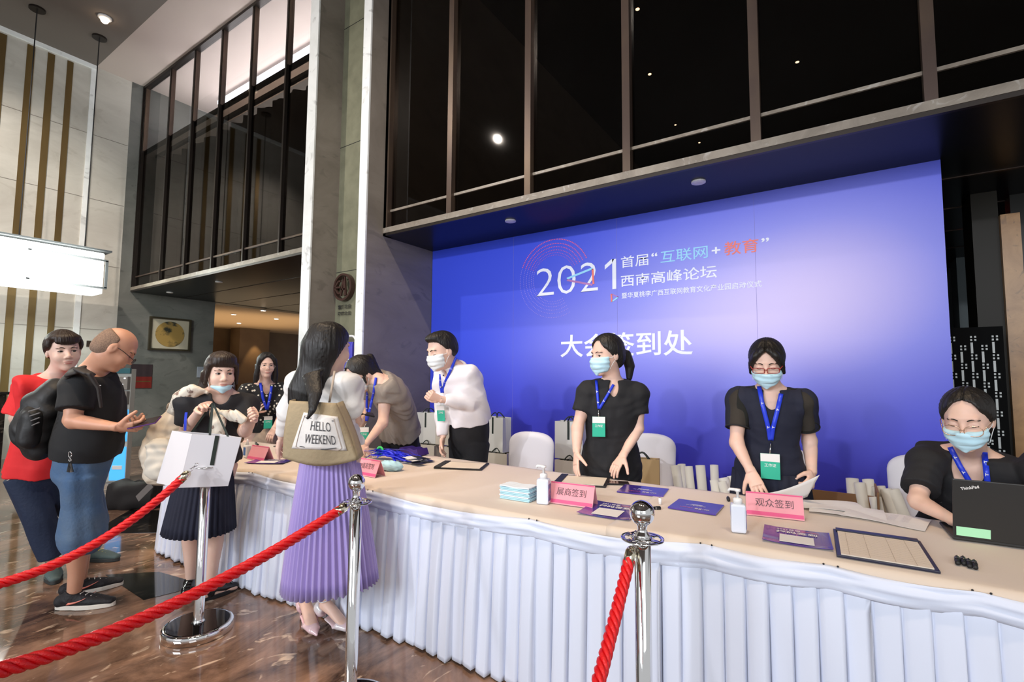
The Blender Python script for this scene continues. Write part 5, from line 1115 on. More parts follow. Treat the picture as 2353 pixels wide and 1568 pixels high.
        G().box(pc+fn*.0062+z_*ch*.34, (cw*.98, ch*.31, .001), (x_, z_, fn)).obj('header', pap, b)
        if text: lettering('lettering', '工作证', pc+fn*.006-x_*cw*.3-z_*ch*.02, x_, z_, cw*.6, ch*.13, M['white_bright'], b, .01, .0004)
        return b
M_ = {'lens': glass_mat('spectacle_lens', (.97, .97, .97), 1.3)}
def badge_at(): pass
pale_sock = mat('white_sole', (.72, .66, .58), .6); blk_shoe = mat('black_knit', (.012, .010, .012), .7, bump=(80, .4, ONE))
# ------------------------------------------------------------------ woman in the black polo
p = Person('woman in black polo shirt and mask looking left, hands on the table', D(1400, 1095, 3.28), SK2, True, 1.02)
p.torso(D(1402, 1085, 3.30), D(1408, 882, 3.27), 5, sw=.165, wide=1.08)
p.arm('R', D(1327, 984, 3.24), D(1325, 1040, 3.17), tip=D(1322, 1092, 3.12), n=V(.5, .6, -.1), curl=.12, th=1, tcurl=.1)
p.arm('L', D(1466, 985, 3.24), D(1431, 1048, 3.12), tip=D(1402, 1092, 3.06), n=V(.1, .5, -.8), curl=.22, th=1)
p.leg('L', foot=True); p.leg('R', foot=True)
p.head(D(1393, 817, 3.24), -52, 6, hs=1.10, eyes='open', lips=False); p.body()
p.hair(HB, extra=[loft([p.W(0, -.09, .02), p.W(0, -.15, -.01), p.W(0, -.172, -.08), p.W(.0, -.160, -.15), p.W(0, -.15, -.18)], [.028, .035, .034, .02, .006], k=.02)])
p.mask()
p.top(BLK, .55, t0=-.05, neckh=.03, loose=[(-.2, .012), (.5, .008), (.9, 0)], cut=p.vneck(.03, .06), slr=(.014, .026), extra=[loft([p.neck-p.up*.012, p.neck+p.up*.018], [.066, .060], p.u, k=.01)])
p.trousers(BLK, tt=.1)
for sd in 'LR': p.shoe(sd, blk_shoe, M['black'])
p.lanyard([(1370, 874), (1374, 920), (1376, 940)], [(1410, 884), (1392, 915), (1377, 940)], (1375, 944), (1376, 981), 3.15, cw=.082, ch=.128)
q = march(p.groups, 1410, 903, .8, 6, .004, 3.1); G().box(q, (.042, .018, .002), (nrm(cr), nrm(cu), -cf)).obj('chest_badge', M['white_bright'], p.root)
# ------------------------------------------------------------------ woman in navy
p = Person('woman in navy dress with sheer sleeves, red glasses and mask', D(1772, 1120, 2.80), SK2, True, .98)
p.torso(D(1768, 1090, 2.80), D(1770, 898, 2.78), 4, sw=.158, wide=1.0)
p.arm('R', D(1692, 1018, 2.76), D(1726, 1085, 2.66), tip=D(1744, 1128, 2.60), n=V(.1, .7, -.6), curl=.25, th=-1, spread=.15)
p.arm('L', D(1860, 1012, 2.78), D(1866, 1088, 2.68), tip=D(1858, 1140, 2.58), n=V(-.8, .1, -.3), curl=[.8,.9,1,1], th=-1, tcurl=.6)
p.leg('L'); p.leg('R')
p.head(D(1762, 836, 2.73), -3, 18, hs=1.06, eyes='down', lips=False); p.body()
fr = [loft([p.W(x*.005, .068, .098), p.W(x*.045, .070, .062), p.W(x*.070, .040, .010), p.W(x*.078, .01, -.05)], [.014, .019, .015, .008], p.hM[:, 0], [.02, .022, .02, .01], k=.02) for x in (-1, 1)]
p.hair(HB, fringe=fr, part=True)
p.mask(hi=-.024); p.glasses(mat('red_brown_frame', (.26, .02, .015), .3), .054, .027, .002, .0023)
sheer = glass_mat('sheer_black_mesh', (.34, .36, .36), 1.02); sn = sheer.node_tree; df = node(sn, 'ShaderNodeBsdfDiffuse'); df.inputs[0].default_value = (.05, .05, .045, 1); mxs = [n_ for n_ in sn.nodes if n_.type == 'MIX_SHADER'][0]; sn.links.remove(mxs.inputs[0].links[0]); mxs.inputs[0].default_value = .45; sn.links.new(df.outputs[0], mxs.inputs[2])
p.top(NVY, 0.02, t0=-.18, cut=p.vneck(.042, .085)+[ell(p.sh[q_]+p.u*(1 if q_ == 'L' else -1)*.04+p.up*.02, (.045, .10, .15), None, .01, 's') for q_ in 'LR'], fold=(.0025, 20), name='dress')
for sd in 'LR':
    sh, el = p.sh[sd], getattr(p, 'el'+sd); e_ = sh+(el-sh)*.66; g = G(); d_ = nrm(el-sh); u_ = nrm(np.cross(d_, p.fwd)); v_ = np.cross(d_, u_)
    o = implicit('sheer_sleeve', [loft([p.neck+(sh-p.neck)*.30-p.up*.012, sh, (sh+e_)/2, e_], [.060, .070, .068, .063], k=.02), ell(sh, (.072,)*3, k=.03), half(e_, d_, .003)], .006, sheer, p.root, post=folds(.003, 25, 3))
    G().tube([e_+(u_*math.cos(a)+v_*math.sin(a))*.062 for a in np.linspace(0, 2*PI, 25)], .004, 6).obj('cuff', BLK, o, True)
L_ = p.pel; rows = [[(L_[0]+(.19+.05*k/6+.006*math.sin(a*22))*math.cos(a), L_[1]+(.135+.05*k/6+.006*math.sin(a*22))*math.sin(a), L_[2]+.02-.075*k) for a in np.linspace(0, 2*PI, 90)] for k in range(7)]
G().sheet(rows, .002).obj('skirt', NVY, p.root, True)
for sd in 'LR': p.shoe(sd, blk_shoe, M['black'])
p.lanyard([(1744, 888), (1752, 930), (1766, 985), (1770, 1012)], [(1795, 905), (1786, 945), (1776, 985), (1772, 1012)], (1771, 1016), (1770, 1072), 2.7, cw=.094, ch=.136, wd=.011)
a = D(1759, 1136, 2.62); rows = []
for u in np.linspace(0, 1, 14):
    r = []
    for v_ in np.linspace(0, 1, 6):
        b = np.array([1758+125*u, 1134-42*u**1.5]); e_ = np.array([1835+20*u, 1150-8*u]); q = b*(1-v_)+e_*v_; r.append(D(q[0], q[1], 2.60-.16*u*(1-v_)+.0*v_-.05*v_))
    rows.append(r)
o = G().sheet(rows, .0012).obj('paper_sheet', pap, None, True); tag(o, 'curled white sheet lifted by the woman in the navy dress', 'paper')
# ------------------------------------------------------------------ seated woman at the laptop
p = Person('seated woman in black top with thin gold glasses and mask typing', D(2260, 1200, 2.5), SK2, True, 1.0)
hq = D(2222, 965, 2.10); pelq = V(hq[0]+.02, 3.35, .50)
nk = D(2232, 1042, 2.30); p.torso(pelq, nk, -8, sw=.175, wide=1.1)
shR = D(2128, 1060, 2.36); shL = D(2392, 1068, 2.12)
p.arm('R', D(2108, 1152, 2.24), D(2198, 1200, 2.06), tip=D(2240, 1206, 1.98), n=V(0, .1, -1), curl=.2, th=1, sh=shR)
p.arm('L', D(2440, 1165, 2.00), D(2345, 1190, 1.95), tip=D(2300, 1196, 1.95), n=V(0, .1, -1), curl=.2, th=-1, sh=shL)
for sd, sg in (('L', 1), ('R', -1)):
    h = p.hip[sd]; p.leg(sd, V(h[0], h[1]-.42, .50), V(h[0], h[1]-.40, .09), V(h[0], h[1]-.7, 0))
p.head(hq, -9, 14, hs=1.04, eyes='down', lips=False); p.body()
p.hair(HB, part=True, extra=[loft([p.W(0, -.10, .0), p.W(0, -.12, -.05)], [.035, .03], k=.02, rnd=True)])
p.mask(hi=-.02); p.glasses(mat('gold_wire', (.65, .42, .30), .2, .9), .056, .042, .010, .0017, True)
p.top(BLK, .72, t0=.0, cut=p.vneck(.058, .15), slr=(.022, .034), infl=.018, fold=(.004, 18), seed=6)
p.trousers(BLK)
for sd in 'LR': p.shoe(sd, blk_shoe, M['black'])
p.lanyard([(2183, 1028), (2206, 1072), (2234, 1118)], [(2262, 1040), (2266, 1080), (2270, 1120)], (2250, 1135), (2252, 1170), 2.1, wd=.0105)
# ------------------------------------------------------------------ man in the white shirt
wsh = mat('white_cotton_shirt', (.80, .76, .78), .75, bump=(10, .3, ONE))
p = Person('man in white shirt and black trousers with mask, looking down left', D(1078, 1050, 4.1), SK2, False, 1.0)
p.torso(D(1076, 1008, 4.06), D(1042, 846, 3.90), -48, sw=.185, wide=1.05, bend=V(.05, .02, .0))
p.arm('L', D(1083, 925, 3.84), D(1012, 918, 3.72), tip=D(984, 908, 3.68), n=V(-.5, .8, .5), curl=[1.0, 1.1, 1.2, 1.2], th=1, tcurl=.6, sh=D(1083, 872, 3.90))
p.arm('R', D(1018, 950, 4.0), D(1018, 1006, 3.95), tip=D(1013, 1036, 3.92), n=V(.8, .3, 0), curl=.35, th=1, sh=D(1016, 880, 4.02))
p.leg('L'); p.leg('R')
p.head(D(1014, 808, 3.80), -58, 16, hs=1.20, eyes='down', lips=False, neck_r=.056); p.body()
p.hair(HB, 'short', vol=1.03, extra=[ell(p.W(0, .035, .098), (.068, .062, .034), p.hM, .03)])
p.mask(MASKW)
p.top(wsh, {'L': 1.86, 'R': 1.9}, t0=.27, neckh=.036, slr=(.022, .026), loose=[(0, .012), (.3, .020), (.7, .006)], cut=[loft([p.neck+p.up*.012, p.neck+p.up*.09], [.058, .058], p.u, k=.004, op='s'), ell(p.neck+p.n*.075-p.up*.01, (.02, .05, .045), np.stack([p.u, p.n, p.up], 1), .006, 's')], fold=(.013, 20), seed=9, extra=[loft([p.neck-p.up*.03, p.neck+p.up*.03], [.078, .070], p.u, k=.008)])
p.trousers(BLK, tt=.34, infl=.018)
for sd in 'LR': p.shoe(sd, blk_shoe, M['black'])
for (x, y) in ((1019, 863), (1016, 890), (1022, 963)):
    q = march(p.topp, x, y, .8, 6, .003, 3.8); G().sphere(q, .006, 8).obj('button', M['black'], p.root)
p.lanyard([(1048, 822), (1036, 850), (1022, 880), (1017, 903)], [(1012, 860), (1012, 885), (1015, 903)], (1014, 915), (1013, 950), 3.8, cw=.06, ch=.125, wd=.010, tilt=-.08)
# ------------------------------------------------------------------ bending woman in the grey tee
grey = mat('taupe_grey_tee', (.25, .215, .185), .8, bump=(9, .4, ONE))
p = Person('woman in grey tee and mask bending over the lanyard heap', D(930, 1040, 4.45), SK2, True, 1.12)
p.torso(D(918, 1010, 4.42), D(860, 872, 4.02), -62, sw=.16, wide=1.0, bend=V(.06, .03, .06))
p.arm('L', D(880, 972, 3.95), D(840, 1022, 3.86), tip=D(826, 1052, 3.84), n=V(-.3, .5, -.6), curl=.25, th=1, sh=D(886, 898, 4.03))
p.arm('R', D(834, 960, 4.15), D(815, 1000, 4.05), tip=D(806, 1030, 4.0), n=V(-.3, .5, -.6), curl=.25, th=-1, sh=D(838, 890, 4.2))
p.leg('L'); p.leg('R')
p.head(D(829, 862, 3.98), -62, 36, hs=1.18, eyes='down', lips=False); p.body()
p.hair(HB, vol=1.05, extra=[loft([p.W(0, -.07, .06), p.W(0, -.125, .06), D(864, 850, 4.02), D(880, 868, 4.02), D(876, 878, 4.02)], [.03, .034, .030, .018, .006], k=.02), loft([p.W(.07, .02, .0), p.W(.072, .03, -.05)], [.012, .006], k=.015)])
p.mask(MASKW)
p.top(grey, .42, t0=.12, slr=(.016, .030), infl=.018, loose=[(-.2, .035), (.3, .02), (.8, 0)], cut=[loft([p.neck+p.up*.0, p.neck+p.up*.08], [.064, .06], p.u, k=.006, op='s')], fold=(.011, 20), seed=12)
p.trousers(BLK, tt=.22, infl=.016)
for sd in 'LR': p.shoe(sd, blk_shoe, M['black'])
p.lanyard([(864, 868), (858, 905), (850, 940), (843, 968)], [(845, 885), (843, 925), (842, 968)], (842, 972), (836, 1000), 3.95, cw=.075, ch=.125, wd=.010)
# ------------------------------------------------------------------ woman in the floral blouse
fl = bpy.data.materials.new('black_floral_blouse'); fl.use_nodes = True; nt = fl.node_tree; b = nt.nodes['Principled BSDF']
tc = node(nt, 'ShaderNodeTexCoord'); vo = node(nt, 'ShaderNodeTexVoronoi'); vo.inputs['Scale'].default_value = 26; r_ = node(nt, 'ShaderNodeValToRGB'); e = r_.color_ramp.elements
e[0].position = .24; e[0].color = (.70, .66, .55, 1); e[1].position = .30; e[1].color = (.008, .008, .009, 1); nt.links.new(tc.outputs['Object'], vo.inputs[0]); nt.links.new(vo.outputs[0], r_.inputs[0]); nt.links.new(r_.outputs[0], b.inputs['Base Color']); b.inputs['Roughness'].default_value = .8
p = Person('woman with long black hair in black floral blouse behind the far table end', D(603, 1020, 5.1), SK2, True, 1.02)
p.torso(D(602, 1008, 5.12), D(609, 884, 5.05), 12, sw=.17, wide=1.0)
p.arm('R', D(568, 958, 5.0), D(584, 944, 4.8), tip=D(592, 936, 4.72), n=V(.6, .2, .5), curl=.5, th=-1)
p.arm('L', D(646, 960, 5.0), D(630, 985, 4.9), tip=D(622, 1000, 4.85), n=V(-.4, .6, 0), curl=.3, th=1)
p.leg('L'); p.leg('R')
p.head(D(612, 840, 5.0), 10, 4, hs=1.02, eyes='open'); p.body()
p.hair(HB, 'long', fringe=[loft([p.W(x*.01, .055, .105), p.W(x*.062, .050, .06), p.W(x*.078, .03, .0), p.W(x*.085, .015, -.09), p.W(x*.09, .0, -.17)], [.018, .022, .02, .026, .02], k=.02) for x in (-1, 1)], extra=[loft([p.W(0, -.08, .0), p.W(0, -.10, -.18)], [.085, .09], p.hM[:, 0], [.035, .03], k=.03)])
p.glasses(mat('silver_wire', (.6, .58, .55), .2, .9), .054, .042, .006, .0011, True)
p.top(fl, .8, t0=.18, slr=(.02, .03), cut=p.vneck(.035, .07), fold=(.005, 18), seed=4)
bg = mat('beige_skirt_fabric', (.45, .34, .25), .8)
rows = [[(p.pel[0]+(.155+.045*min(k, 3)/3)*math.cos(a), p.pel[1]+(.12+.04*min(k, 3)/3)*math.sin(a), p.pel[2]+.12-.09*k) for a in np.linspace(0, 2*PI, 60)] for k in range(8)]
G().sheet(rows, .003).obj('skirt', bg, p.root, True)
for sd in 'LR': p.shoe(sd, blk_shoe, M['black'])
p.lanyard([(598, 880), (604, 915), (613, 942)], [(624, 888), (620, 915), (614, 942)], (615, 950), (616, 971), 4.95, cw=.078, ch=.125, wd=.012)
q = D(587, 941, 4.66); x_ = nrm(cr*.75+cu*.6); o = G().box(q, (.10, .075, .003), (x_, nrm(np.cross(cf, x_)), -cf)).obj('paper_slip', pap); tag(o, 'small white paper slip held up between the two women at the far table end', 'paper')
# ------------------------------------------------------------------ woman with the gift bag
dress = mat('black_dress', (.012, .011, .013), .8, bump=(10, .4, ONE))
p = Person('woman with mask under her chin carrying a white gift bag and backpack', D(465, 1300, 3.05), SK2, True, 1.0)
p.torso(D(476, 1060, 3.08), D(506, 905, 3.04), 2, sw=.16, wide=1.0)
p.arm('R', D(430, 990, 2.98), D(462, 940, 2.80), tip=D(482, 918, 2.72), n=V(.2, .2, -.9), curl=[1.2, 1.3, 1.3, 1.2], th=-1, tcurl=.8)
p.arm('L', D(562, 992, 2.98), D(582, 958, 2.84), tip=D(592, 938, 2.76), n=V(.5, -.5, .2), curl=[.9,1,1.1,1.1], th=1, tcurl=.7, hs=.88)
an1 = D(441, 1298, 3.18); an2 = D(483, 1342, 3.08)
p.leg('R', an=V(an1[0], an1[1], .085), toe=D(425, 1330, 3.0), g=.92); p.leg('L', an=V(an2[0], an2[1], .085), toe=Z(522, 1362, 0), g=.92)
p.gaze = .003; p.head(D(508, 858, 3.02), 12, 4, hs=1.0, eyes='open', slit=.0052); p.body()
p.hair(HBR, 'long', vol=1.06, fringe=[ell(p.W(0, .062, .062), (.066, .030, .030), p.hM, .02), ell(p.W(.0, .02, .09), (.075, .08, .04), p.hM, .02)]+[loft([p.W(x*.07, .04, .06), p.W(x*.079, .028, .0), p.W(x*.084, .01, -.07)], [.014, .012, .010], k=.02) for x in (-1, 1)],
       extra=[loft([p.W(0, -.07, .0), p.W(0, -.09, -.12), p.W(-.01, -.08, -.17)], [.09, .105, .10], p.hM[:, 0], [.05, .05, .03], k=.03)])
p.mask(MASK, -.118, -.070, chin=True)
p.top(dress, .75, t0=.05, slr=(.018, .026), cut=[loft([p.neck-p.up*.01, p.neck+p.up*.08], [.068, .062], p.u, k=.006, op='s'), ell(p.neck+p.n*.06, (.05, .05, .05), None, .01, 's')], fold=(.005, 20), seed=14, name='dress_top')
def pleated(name, m, top, bot, rt, rb, N, amp, parent, n=300, rows_=10, tw=None, edge=None, pw=1.):
    R_ = []
    for k in range(rows_):
        f = k/(rows_-1); r = []
        for i in range(n+1):
            a = 2*PI*i/n; ph = (a*N/(2*PI)) % 1; w_ = amp*(.25+.75*f)*(1-abs(2*ph-1)**.8*2)
            c = top*(1-f)+bot*f; rx = rt[0]*(1-f)**pw+rb[0]*(1-(1-f)**pw); ry = rt[1]*(1-f)**pw+rb[1]*(1-(1-f)**pw)
            z = c[2]+(edge(a)*f if edge else 0)+amp*.4*math.sin(a*N)*(f == 1)
            r.append((c[0]+(rx+w_)*math.cos(a)+(tw(a, f)[0] if tw else 0), c[1]+(ry+w_)*math.sin(a)+(tw(a, f)[1] if tw else 0), z))
        R_.append(r)
    return G().sheet(R_, .002).obj(name, m, parent, True)
pb = D(458, 1218, 3.06); pleated('skirt', NVY, p.pel+V(0, 0, .10), V(pb[0], pb[1], pb[2]), (.15, .125), (.225, .19), 40, .007, p.root)
pump = mat('black_patent', (.008, .008, .009), .12)
for sd in 'LR': p.shoe(sd, pump, M['black'], L=.235, w_=.040, h_=.035)
# her white gift bag: a tilted carton on ribbon handles
d0 = 2.74; TL, TM, TR = D(396, 990, d0+.02), D(442, 998, d0-.07), D(555, 1006, d0+.0); BL, BM, BR_ = D(360, 1110, d0+.02), D(412, 1121, d0-.07), D(524, 1117, d0+.0)
back = TR+(TL-TM); backb = BR_+(BL-BM)
t = thing('paper_bag', (BM+BR_)/2, 'big white gift bag tilted in the hand of the masked-chin woman', 'bag')
wm_ = mat('gift_bag_card', (.70, .68, .70), .55)
def pan(q, nm, m=wm_): G().sheet([[q[0]*(1-u)*(1-v_)+q[1]*u*(1-v_)+q[2]*u*v_+q[3]*(1-u)*v_ for u in np.linspace(0, 1, 7)] for v_ in np.linspace(0, 1, 7)], .003).obj(nm, m, t)
pan([BL, BM, TM, TL], 'gusset'); pan([BM, BR_, TR, TM], 'panel'); pan([BR_, backb, back, TR], 'gusset'); pan([BL, backb, back, TL], 'panel'); pan([BL, BM, BR_, backb], 'bottom')
a = TM*.5+TR*.5; b = BM*.42+BR_*.58; fnv = nrm(CC-a); w_ = nrm(TR-TM)*.010; G().sheet([[a*(1-u)+(a*.42+b*.58)*u-w_+fnv*.004, a*(1-u)+(a*.42+b*.58)*u+w_+fnv*.004] for u in np.linspace(0, 1, 5)], .002).obj('ribbon', strap, t)
h_ = D(489, 926, 2.74)
for qa, qb in ((TM*.65+TR*.35, TM*.28+TR*.72), (TL*.6+back*.4, TL*.25+back*.75)):
    rows = [[h_*(1-u)+qa*u-w_*.6+V(0, 0, .0), h_*(1-u)+qa*u+w_*.6] for u in np.linspace(0, 1, 8)]; G().sheet(rows, .002).obj('handle', strap, t); rows = [[h_*(1-u)+qb*u-w_*.6, h_*(1-u)+qb*u+w_*.6] for u in np.linspace(0, 1, 8)]; G().sheet(rows, .002).obj('handle', strap, t)
# cream backpack on her shoulder
crm = mat('cream_canvas', (.55, .44, .32), .8, bump=(10, .4, ONE), noise=(3, (.62, .53, .42), ONE, .4, .6)); crd = mat('cream_lining', (.42, .33, .25), .8)
t = thing('backpack', D(380, 1050, 3.05), 'cream canvas backpack hanging on the shoulder of the gift bag woman', 'backpack')
A0, A1, A2, A3 = D(408, 950, 3.10), D(392, 990, 3.10), D(374, 1045, 3.08), D(372, 1088, 3.06)
implicit('bag_body', [loft([A0, A1, A2, A3], [.06, .125, .135, .095], cr, [.06, .09, .10, .07], k=.05, rnd=True), ell(A3+V(0, 0, -.01), (.10, .09, .05), k=.04)], .007, crm, t, post=folds(.003, 20, 8))
implicit('front_pocket', [loft([D(372, 1025, 3.00), D(368, 1085, 2.98)], [.09, .085], cr, [.05, .05], k=.03, rnd=True)], .007, mat('pale_canvas', (.58, .53, .45), .8, bump=(12, .3, ONE)), t, post=folds(.004, 30, 9))
G().tube([D(382, 945, 3.08)]+[D(392+10*math.sin(q_)*0-9*math.cos(q_)*1.0, 945-18*math.sin(q_), 3.08) for q_ in np.linspace(.3, 2.8, 8)][::-1]+[D(405, 948, 3.08)], .006, 6).obj('grab_handle', crd, t, True)
flor = mat('floral_canvas', (.68, .62, .52), .85, noise=(22, (.22, .15, .12), ONE, .56, .62))
implicit('shoulder_strap', [loft([D(402, 945, 3.0), D(418, 915, 2.94), D(446, 897, 2.90), D(474, 900, 2.92)], [.042, .050, .042, .024], cr, [.03, .04, .03, .014], k=.02, rnd=True)], .006, flor, t, post=folds(.004, 40, 10))
implicit('shoulder_strap', [loft([D(493, 945, 2.90), D(503, 970, 2.88), D(500, 1000, 2.88)], [.03, .045, .04], cr, [.02, .022, .02], k=.02, rnd=True)], .006, flor, t, post=folds(.003, 40, 11))
G().sheet([[D(345-a*30+0, 1112+a*30-4, 3.0), D(352-a*30, 1116+a*30+4, 3.0)] for a in np.linspace(0, 1.1, 6)], .003).obj('loose_strap', mat('grey_webbing', (.12, .10, .09), .7), t)
o = implicit('pouch', [loft([D(505, 948, 2.80), D(535, 955, 2.80), D(562, 966, 2.80)], [.012, .035, .02], cu, [.012, .02, .012], k=.02, rnd=True)], .005, flor, None, post=folds(.003, 50, 13)); tag(o, 'floral cloth pouch tucked under the arm of the gift bag woman', 'pouch')
rows = [[D(x-3, y, 2.86), D(x+3, y, 2.86)] for x, y in ((428, 948), (426, 965), (425, 990))]; o = G().sheet(rows, .0015).obj('lanyard', LNY, p.root); 
# ------------------------------------------------------------------ visitor in the lavender skirt
wb = mat('white_blouse', (.78, .75, .72), .75, bump=(9, .4, ONE)); lav = mat('lavender_pleats', (.33, .25, .56), .5, sheen=.3)
p = Person('visitor seen from behind in white blouse and lavender pleated skirt', D(757, 1400, 2.58), SK2, True, .98)
p.torso(D(757, 1035, 2.60), D(752, 868, 2.56), 152, sw=.16, wide=1.0)
p.arm('R', D(807, 938, 2.52), D(822, 972, 2.66), tip=D(830, 955, 2.72), n=V(-.5, .2, .8), curl=.7, th=-1, tcurl=.5, sh=D(788, 880, 2.52))
p.arm('L', D(664, 945, 2.68), D(648, 1004, 2.76), tip=D(640, 1025, 2.8), n=V(.5, .3, 0), curl=.4, th=1, sh=D(688, 882, 2.62))
a1 = Z(697, 1432, .0); a2 = Z(745, 1440, 0)
p.leg('L', an=V(a1[0], a1[1], .15), toe=V(a1[0]-.02, a1[1]+.3, 0), foot=False, g=.88); p.leg('R', an=V(a2[0], a2[1], .15), toe=V(a2[0], a2[1]+.3, 0), foot=False, g=.88)
p.head(D(762, 800, 2.55), 128, 6, hs=1.0, eyes='down', lips=False); 
for sd, a_, tx in (('L', a1, D(735, 1452, 2.6)), ('R', a2, Z(797, 1452, 0))):
    an = getattr(p, 'an'+sd); tx = V(tx[0], tx[1], .02); td = nrm(V(tx[0]-an[0], tx[1]-an[1], 0)); p.pr.append(loft([an-ZV*.03, an-ZV*.055+td*.05, V(an[0], an[1], .045)+td*.12, V(an[0], an[1], .028)+td*.17], [.03, .032, .034, .024], np.cross(td, ZV), [.034, .026, .018, .012], k=.015, rnd=True)); setattr(p, 'td'+sd, td)
p.body()
LH = D(664, 915, 2.50)
p.hair(HB, 'long', vol=1.06, extra=[loft([p.W(0, -.05, .08), p.W(0, -.075, .0), D(722, 850, 2.47), D(700, 900, 2.46), D(693, 935, 2.46)], [.065, .088, .082, .085, .070], cr, [.05, .05, .04, .035, .025], k=.05),
      loft([D(716, 860, 2.42), D(724, 905, 2.34), D(718, 942, 2.295), D(706, 964, 2.29)], [.045, .034, .018, .005], cr, [.02, .016, .01, .005], k=.02)], res=.0048)
p.top(wb, {'L': 1.85, 'R': 1.1}, t0=.1, slr=(.016, .024), infl=.014, cut=[loft([p.neck-p.up*.01, p.neck+p.up*.08], [.060, .056], p.u, k=.006, op='s')], fold=(.007, 30), seed=21, name='blouse')
sb = D(752, 1330, 2.56); pleated('skirt', lav, p.pel+V(0, 0, .10), V(sb[0], sb[1], sb[2]-.0), (.125, .115), (.245, .20), 46, .012, p.root, n=560, rows_=12, edge=lambda a: .035*math.cos(a-.6)-.02, pw=1.2, tw=lambda a, f: (.05*f*max(0, math.cos(a-.3))**2, 0))
for sd, mm in (('L', (.75, .55, .55)), ('R', (.62, .60, .60))):
    an, td = getattr(p, 'an'+sd), getattr(p, 'td'+sd); c = V(an[0], an[1], 0); lat = np.cross(td, ZV); sh = mat('pearly_leather', mm, .2, coat=.6, noise=(4, (.80, .45, .50), ONE, .4, .6))
    o = implicit('shoe', [loft([c-td*.035+ZV*.095, c-td*.02+ZV*.085], [.033, .034], lat, [.04, .04], k=.02, rnd=True), loft([c+td*.02+ZV*.055, c+td*.09+ZV*.022], [.03, .033], lat, [.006, .006], k=.01), loft([c+td*.11+ZV*.032, c+td*.16+ZV*.026, c+td*.205+ZV*.012], [.042, .034, .006], lat, [.026, .022, .008], k=.02, rnd=True),
        ell(c+ZV*.14, (.030, .035, .05), k=.01, op='s'), loft([c+td*.01+ZV*.10, c+td*.10+ZV*.055], [.032, .032], lat, [.034, .02], k=.01, op='s')], .0045, sh, p.root)
    G().tube([c-td*.045+ZV*.09, c-td*.05+ZV*.04, c-td*.048+ZV*.002], [.009, .0055, .004], 8).obj('heel', sh, o, True); G().tube([V(an[0], an[1], .15)+(td*math.cos(a)*.041+lat*math.sin(a)*.037)+ZV*.006*math.cos(a*2) for a in np.linspace(0, 2*PI, 20)], .003, 6).obj('ankle_strap', sh, o, True)
ph = D(832, 951, 2.72); x_ = nrm(cr*.8-cu*.25+cf*.4); y_ = nrm(np.cross(cu, x_)); slabphone(ph, x_, nrm(np.cross(np.cross(x_, cf), x_)), nrm(np.cross(x_, cf)), 'phone', 'black phone held by the visitor in the lavender skirt', .07, .13)
# canvas tote on her shoulder
can = mat('olive_beige_canvas', (.36, .28, .17), .85, bump=(40, .35, ONE)); cav = mat('white_canvas', (.74, .70, .66), .8, bump=(40, .2, ONE))
t = thing('tote_bag', D(738, 1040, 2.36), 'beige canvas tote bag with HELLO WEEKEND print on the visitor back', 'bag')
dT = 2.37
def tq(u, v_, off=0):  # u across, v down
    x = (666+107*u)*(1-v_)+(650+172*u)*v_; y = (921+6*u)*(1-v_)+(1052+4*u+17*math.sin(PI*u))*v_; x += -6*math.sin(PI*v_)*(1-2*u)*.6
    return D(x, y, dT-.05*math.sin(PI*u)**.6*math.sin(PI*min(1, v_*.8+.12))-.01*math.sin(u*9+v_*5)*.5-off)
G().sheet([[tq(u, v_) for u in np.linspace(0, 1, 26)] for v_ in np.linspace(0, 1, 20)], .004).obj('front_panel', can, t, True)
G().sheet([[tq(u, v_)+cf*(.09+.05*math.sin(PI*u)) for u in np.linspace(0, 1, 14)] for v_ in np.linspace(.04, 1, 12)], .004).obj('back_panel', can, t, True)
for u in (0, 1): G().sheet([[tq(u, v_)+cf*.09*q_ for q_ in np.linspace(0, 1, 4)] for v_ in np.linspace(0, 1, 12)], .004).obj('side_gusset', can, t, True)
G().sheet([[tq(u, 1)+cf*(.09+.05*math.sin(PI*u))*q_ for q_ in np.linspace(0, 1, 4)] for u in np.linspace(0, 1, 16)], .004).obj('bottom', can, t, True)
def sq(a, b): # bilinear on the print patch given in bag coordinates
    c4 = [(698, 948), (776, 958), (797, 1036), (670, 1031)]; x = (c4[0][0]*(1-a)+c4[1][0]*a)*(1-b)+(c4[3][0]*(1-a)+c4[2][0]*a)*b; y = (c4[0][1]*(1-a)+c4[1][1]*a)*(1-b)+(c4[3][1]*(1-a)+c4[2][1]*a)*b
    # find the depth of the canvas there
    vv = (y-924)/(133+17*.7); uu = (x-(666*(1-vv)+650*vv))/((107)*(1-vv)+172*vv); q = tq(np.clip(uu, 0, 1), np.clip(vv, 0, 1)); return D(x, y, (q-CC)@cf-.006)
G().sheet([[sq(a, b) for a in np.linspace(0, 1, 16)] for b in np.linspace(0, 1, 14)], .002).obj('print_patch', cav, t, True)
def warp_text(s_, a0, a1, b0, b1, m, nm='lettering', bold=0):
    o = lettering(nm, s_, V(0, 0, 0), V(1, 0, 0), V(0, 1, 0), 1, 1, m, None, bold, 0); co = np.array([v.co[:] for v in o.data.vertices])
    off = OFF[t.name]; 
    for i, v in enumerate(o.data.vertices): q = sq(a0+(a1-a0)*co[i, 0], b1+(b0-b1)*co[i, 1]); v.co = Vector(q-cf*.004-off)
    o.parent = t; return o
dk = mat('charcoal_print', (.06, .06, .065), .7)
warp_text('HELLO', .28, .76, .20, .47, dk); warp_text('WEEKEND', .20, .83, .58, .84, dk)
for pts in ([(.10, .13), (.86, .14)], [(.14, .93), (.60, .99), (.82, .93)]): G().tube([sq(a, min(b, .99))-cf*.004 for a, b in pts], .0022, 6).obj('print_line', dk, t)
